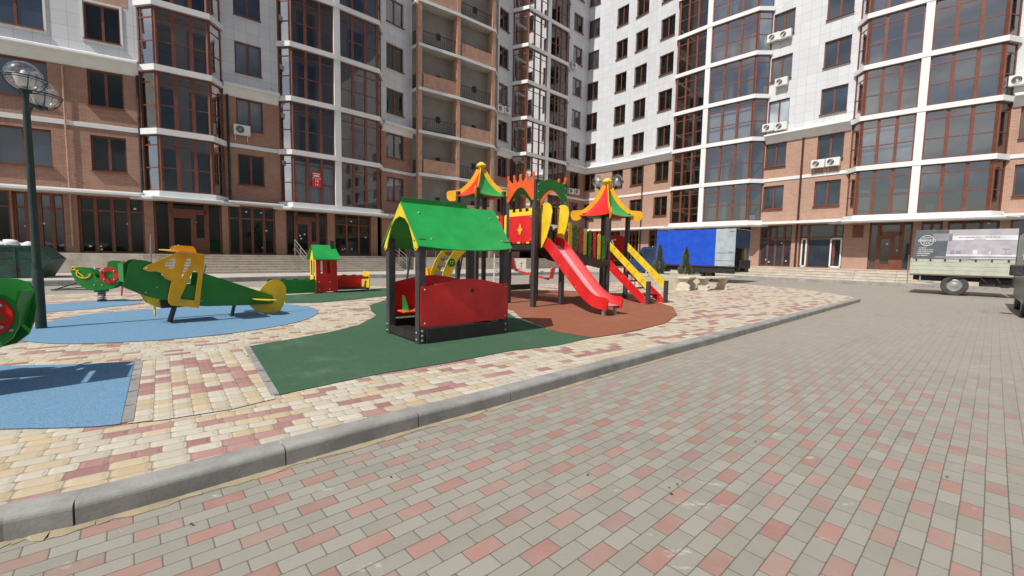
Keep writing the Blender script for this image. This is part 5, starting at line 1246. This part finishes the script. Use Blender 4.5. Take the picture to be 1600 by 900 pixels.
rt = empty('flatbed_truck', (18.24, 19.7, 0), math.atan2(-.71, .70), 'old flatbed truck with kitchen advertising banner over worn cream sideboards', 'truck')
LT = 3.12; KX = .76; zb0, zb1, zt1 = .90, 1.62, 2.86
m = MB()
for i in range(4): m.box(0, LT, 0, .05, zb0+i*.18+.006, zb0+i*.18+.174)
m.box(0, LT, .01, .045, zb0, zb1); 
for i in range(7): m.box(.15+i*.46, .21+i*.46, -.02, 0, zb1-.13, zb1-.04, 1)
m.build('sideboard', ['sideboard', 'black'], rt, bevel=.006)
m = MB(); m.box(0, .05, .05, 1.95, zb0, zb1); m.box(0, LT, 1.95, 2.0, zb0, zb1); m.box(0, LT, .05, 1.95, zb0-.05, zb0+.02); m.build('load_bed', 'sideboard', rt)
def lean_(x): return x
m = MB(); T = TXZ(-.012)
def ban(poly, y, mi): m.plate([(min(a*KX, LT), c) for a, c in poly], .004, TXZ(y), mi=mi)
zb = zb1-.02
ban([(.06, zb), (4.2, zb), (4.2, zt1), (.12, zt1)], -.02, 1)                              # pale ground
ban([(.06, zb+.01), (1.45, zb+.01), (1.52, zt1-.005), (.12, zt1-.005)], -.025, 0)              # slate field
ban([(.86, 2.38), (1.66, 2.38), (1.66, 2.70), (.86, 2.70)], -.029, 4)
ban([(1.53, 2.40), (4.2, 2.40), (4.2, 2.60), (1.54, 2.60)], -.029, 3)
ban([(1.47, 1.72), (4.2, 1.72), (4.2, 1.80), (1.47, 1.80)], -.029, 3); ban([(1.0, 1.645), (4.2, 1.645), (4.2, 1.72), (1.0, 1.70)], -.029, 4)
ban([(2.3, 1.62), (4.2, 1.62), (4.2, 1.65), (2.6, 1.66)], -.032, 3)
ban(arc(1.72, 1.88, .085, .1, 0, 345, 14), -.029, 4); ban([(1.84, 1.80), (2.02, 1.80), (2.05, 1.97), (1.84, 1.95)], -.029, 4); ban([(2.52, 1.81), (2.68, 1.81), (2.69, 1.99), (2.51, 1.99)], -.03, 3)
ban([(3.1, 1.81), (3.18, 1.81), (3.2, 1.93), (3.13, 1.96)], -.03, 3); ban([(3.7, 1.8), (3.74, 1.8), (3.74, 2.05), (3.7, 2.05)], -.03, 4); ban([(3.6, 2.02), (3.86, 2.02), (3.86, 2.05), (3.6, 2.05)], -.031, 4); ban([(3.55, 1.8), (3.95, 1.8), (3.95, 1.83), (3.55, 1.83)], -.031, 4)
ex, ez = .62, 2.40
ring = arc(ex, ez, .30, .235, 0, 350, 35); m.plate([(a*KX, c) for a, c in ring], .004, TXZ(-.03), [[(a*KX, c) for a, c in reversed(arc(ex, ez, .275, .21, 0, 350, 35))]], mi=3)
ring = arc(ex, ez, .24, .18, 15, 165, 14); ban([(ex-.37, ez-.045), (ex+.37, ez-.045), (ex+.37, ez+.045), (ex-.37, ez+.045)], -.033, 3)
ban([(ex-.345, ez-.028), (ex+.345, ez-.028), (ex+.345, ez+.028), (ex-.345, ez+.028)], -.036, 0)
def marks(x0, x1, z, hgt, mi, seed, gap=.5):
    rn = random.Random(seed); x = x0
    while x < x1:
        w = rn.uniform(.02, .05); ban([(x, z-hgt/2), (min(x+w, x1), z-hgt/2), (min(x+w, x1), z+hgt/2*rn.uniform(.7, 1)), (x, z+hgt/2)], -.04, mi); x += w+rn.choice((.008, .008, .03))
marks(ex-.31, ex+.31, ez, .03, 3, 1); marks(ex-.17, ex+.17, ez+.115, .035, 3, 2); marks(ex-.15, ex+.15, ez-.115, .035, 3, 3)
for i, (a, c) in enumerate(((.30, .62), (.30, .92), (.27, .94), (.25, .80), (.25, .70))): marks(a, c, 2.07-i*.085, .035, 3, 10+i)
marks(1.9, 3.5, 2.53, .035, 4, 20); marks(2.5, 2.95, 2.45, .03, 4, 21); marks(2.1, 3.25, 1.585, .03, 4, 22)
m.build('banner', ['bgrey', 'blight', 'bmid', 'bwhite', 'bmid'], rt)
m = MB(); m.box(.12, LT, .0, 1.9, zt1-.03, zt1-.005); m.box(.1, .13, .0, 1.9, zb1, zt1); m.build('tarpaulin', 'bmid', rt)
m = MB()
for y in (.55, 1.4): m.box(.1, LT+2, y-.05, y+.05, .62, .84)
for x in (1.5, 2.75): m.tube([(x-.1, .12, .86), (x+.02, .05, .62), (x+.05, .1, .45), (x+.3, .1, .45)] if x > 2 else [(x-.25, .08, .60), (x-.1, .05, .8), (x+.7, .05, .84), (x+.9, .05, .6)], .025, 6)
m.box(.25, 1.1, .35, .5, .6, .8); m.box(2.2, 3.6, .3, .6, .45, .75); m.build('chassis', 'black', rt)
m = MB(); m.bar((.5, .2, .55), (1.1, .2, .45), .04, .06); m.bar((.35, .15, .82), (.35, .15, .58), .05, .05); m.box(.3, .5, .1, .3, .55, .62); m.build('tow_gear', 'galv', rt)
wheel(rt, 1.46, .22, .44, .24); wheel(rt, 1.46, 1.7, .44, .24); wheel(rt, 4.9, .25, .42, .24); wheel(rt, 4.9, 1.7, .42, .24)
m = MB(); m.plate([(LT+.1, .6), (LT+1.9, .6), (LT+1.95, 1.4), (LT+1.6, 2.3), (LT+.1, 2.35)], 1.8, TXZ(1.0)); m.build('cab', 'truckgrey', rt, bevel=.05)

vn = empty('van', (13.42, 11.2, 0), R(43), 'grey green van just entering the picture at the right edge', 'van')
# local x points away along the van, y to its left when looking back; nose faces the camera
m = MB(); VW = 1.85
prof = [(0.1, .38), (4.4, .38), (4.5, .9), (4.45, 2.15), (4.2, 2.36), (1.0, 2.36), (.62, 2.2), (.16, 1.42), (.0, 1.15), (-.02, .6)]
m.plate(prof, VW, TXZ(-VW/2)); m.build('body', 'vanpaint', vn, bevel=.06)
m = MB(); m.plate([(-VW+.12, 0), (-.12, 0), (-.2, .82), (-VW+.2, .82)], .01, Matrix(((0, .50, -.86, .21-.02), (1, 0, 0, 0), (0, .86, .50, 1.46), (0, 0, 0, 1)))); m.build('windscreen', 'glassD', vn)
m = MB(); m.plate([(.55, 1.5), (1.6, 1.5), (1.6, 2.15), (.85, 2.15)], .012, TXZ(.005)); m.build('side_window', 'glassB', vn)
m = MB(); m.box(.42, .6, .02, .28, 1.12, 1.42); m.build('mirror', 'black', vn, bevel=.03)
m = MB(); m.box(-.04, .1, -.38, -.02, .92, 1.12); m.box(-.035, .08, -.1, -.0, 1.12, 1.2, 1); m.build('headlight', ['plastic', 'redlamp'], vn, bevel=.02)
m = MB(); m.box(-.08, .1, -VW, 0, .32, .55); m.build('bumper', 'black', vn, bevel=.03)
for x in (.85, 3.6): wheel(vn, x, -.12, .34); wheel(vn, x, -VW+.12, .34)

# ---- skip full of sacks
sk = empty('skip', (-18.35, 16.2, 0), math.atan2(1.35-.2, 1.9), 'worn green steel skip heaped with white sacks, at the left', 'skip')
m = MB()
prof = [(-3.2, 1.42), (.15, 1.42), (.62, .92), (.3, .35), (.2, .12), (-3.0, .12), (-3.5, .9)]
for y in (0, 1.75): m.plate(prof, .03, TXZ(y))
m.box(-3.0, .2, 0, 1.75, .12, .15); m.add([(.62, 0, .92), (.62, 1.75, .92), (.2, 1.75, .12), (.2, 0, .12), (.15, 0, 1.42), (.15, 1.75, 1.42)], [(0, 1, 2, 3), (0, 1, 5, 4)]); m.add([(-3.5, 0, .9), (-3.5, 1.75, .9), (-3.0, 1.75, .12), (-3.0, 0, .12), (-3.2, 0, 1.42), (-3.2, 1.75, 1.42)], [(0, 1, 2, 3), (0, 1, 5, 4)])
m.build('hull', 'skip', sk)
m = MB(); m.box(-3.25, .2, -.05, 0.02, 1.36, 1.44); m.bar((.15, -.02, 1.42), (.68, -.02, .88), .06, .06); m.box(.3, .42, -.03, .03, .18, .26)
for x in (-2.6, -1.5, -.3): m.box(x-.03, x+.03, -.04, 0, .15, 1.38)
m.box(-3.3, .5, -.025, 0, .96, 1.0); m.build('rim', 'skip', sk)
m = MB(); Tt = Matrix(((1, 0, 0, -1.62+.0), (0, 0, -1, -.055), (0, 1, 0, 1.17), (0, 0, 0, 1))); text_mesh(m, '93', .36, Tt, 0, .002); m.box(-1.36, -1.12, -.045, -.02, 1.24, 1.29); m.build('painted_number', 'truckgrey', sk)
rn = random.Random(4)
for i in range(11):
    x = -3.0+i*.28+rn.uniform(-.05, .05); r = rn.uniform(.24, .34); o = empty('sack', sk.location, sk.rotation_euler.z, '', 'sack', 'white sacks heaped in the skip')
    m = MB(); m.ball((0, 0, 0), r, 9, 0, Matrix.Scale(1, 4), .62)
    m.v = [v*(1+.16*math.sin(v.x*17+i)*math.cos(v.y*13+i*2)+.08*math.sin(v.z*31+i)) for v in m.v]
    bpy.data.objects.remove(o); o = m.build('sack', 'sack', None, smooth=True); T = Matrix.Rotation(sk.rotation_euler.z, 4, 'Z'); o.location = Vector(sk.location)+T @ Vector((x, .35+.5*(i % 3), 1.35+.06*(i % 2))); o.rotation_euler = (rn.random(), 0, rn.random()*3)
    tag(o, 'one of the alike white filled sacks heaped in the green skip', 'sack', 'white sacks heaped in the skip')
# ---- small things on the ground
o = MB(); o.tube([G(190, 462, ZI), G(190, 462, ZI)+Vector((.02, .1, .95))], .02, 8); tag(o.build('warning_pole', 'red', None), 'thin red pole standing behind the aeroplane nose', 'pole')
fz = empty('folded_stand', G(80, 455, 0), R(20), 'folded dark metal stand lying on the ground by the skip', 'metal stand')
m = MB()
for a, c in (((0, 0, .04), (1.0, .1, .05)), ((0, .35, .04), (1.0, .3, .12)), ((.1, 0, .05), (.5, .35, .25)), ((.5, .35, .25), (.95, .1, .06)), ((0, 0, .04), (0, .35, .04))): m.tube([a, c], .02, 6)
m.build('frame', 'black', fz)


# unseen slatted board, guessed and shaped to cast the banded shadow on the blue rubber
nb = empty('shadow_board', (-4.89, 3.25, ZI), R(127), 'unseen tall board of stacked dark panels on two thin posts, shaped to cast the banded shadow on the near blue rubber', 'shadow board')
for x in (.03, .57): m = MB(); m.tube([(x, 0, 0), (x, 0, 1.85)], .014, 8); m.build('post', 'post', nb)
for x0_, x1_, z0_, z1_ in ((.0, .6, 1.41, 1.75), (.0, .6, 1.03, 1.33), (.0, .6, .72, 1.01), (-.06, .66, .3, .70)): m = MB(); m.box(x0_, x1_, -.012, .012, z0_, z1_); m.build('panel', 'dgreen', nb, bevel=.004)
# scraps lying on the driveway
rn = random.Random(9); m = MB()
for px, py in ((918, 742), (1058, 757), (1066, 752), (1045, 762), (1049, 772), (868, 700), (1310, 592), (1480, 745), (760, 640), (610, 745), (1180, 690), (655, 690), (300, 820)):
    p = G(px, py, .006); r = rn.uniform(.005, .012); a0 = rn.random()*6; m.add([(p.x+r*rn.uniform(.6, 1.4)*math.cos(a0+k*1.05), p.y+r*rn.uniform(.5, 1.2)*math.sin(a0+k*1.05), p.z+rn.uniform(0, .008)) for k in range(6)], [(0, 1, 2, 3, 4, 5)])
tag(m.build('litter', 'soil', None), 'tiny dark scraps scattered over the block paving', 'litter', kind='stuff')
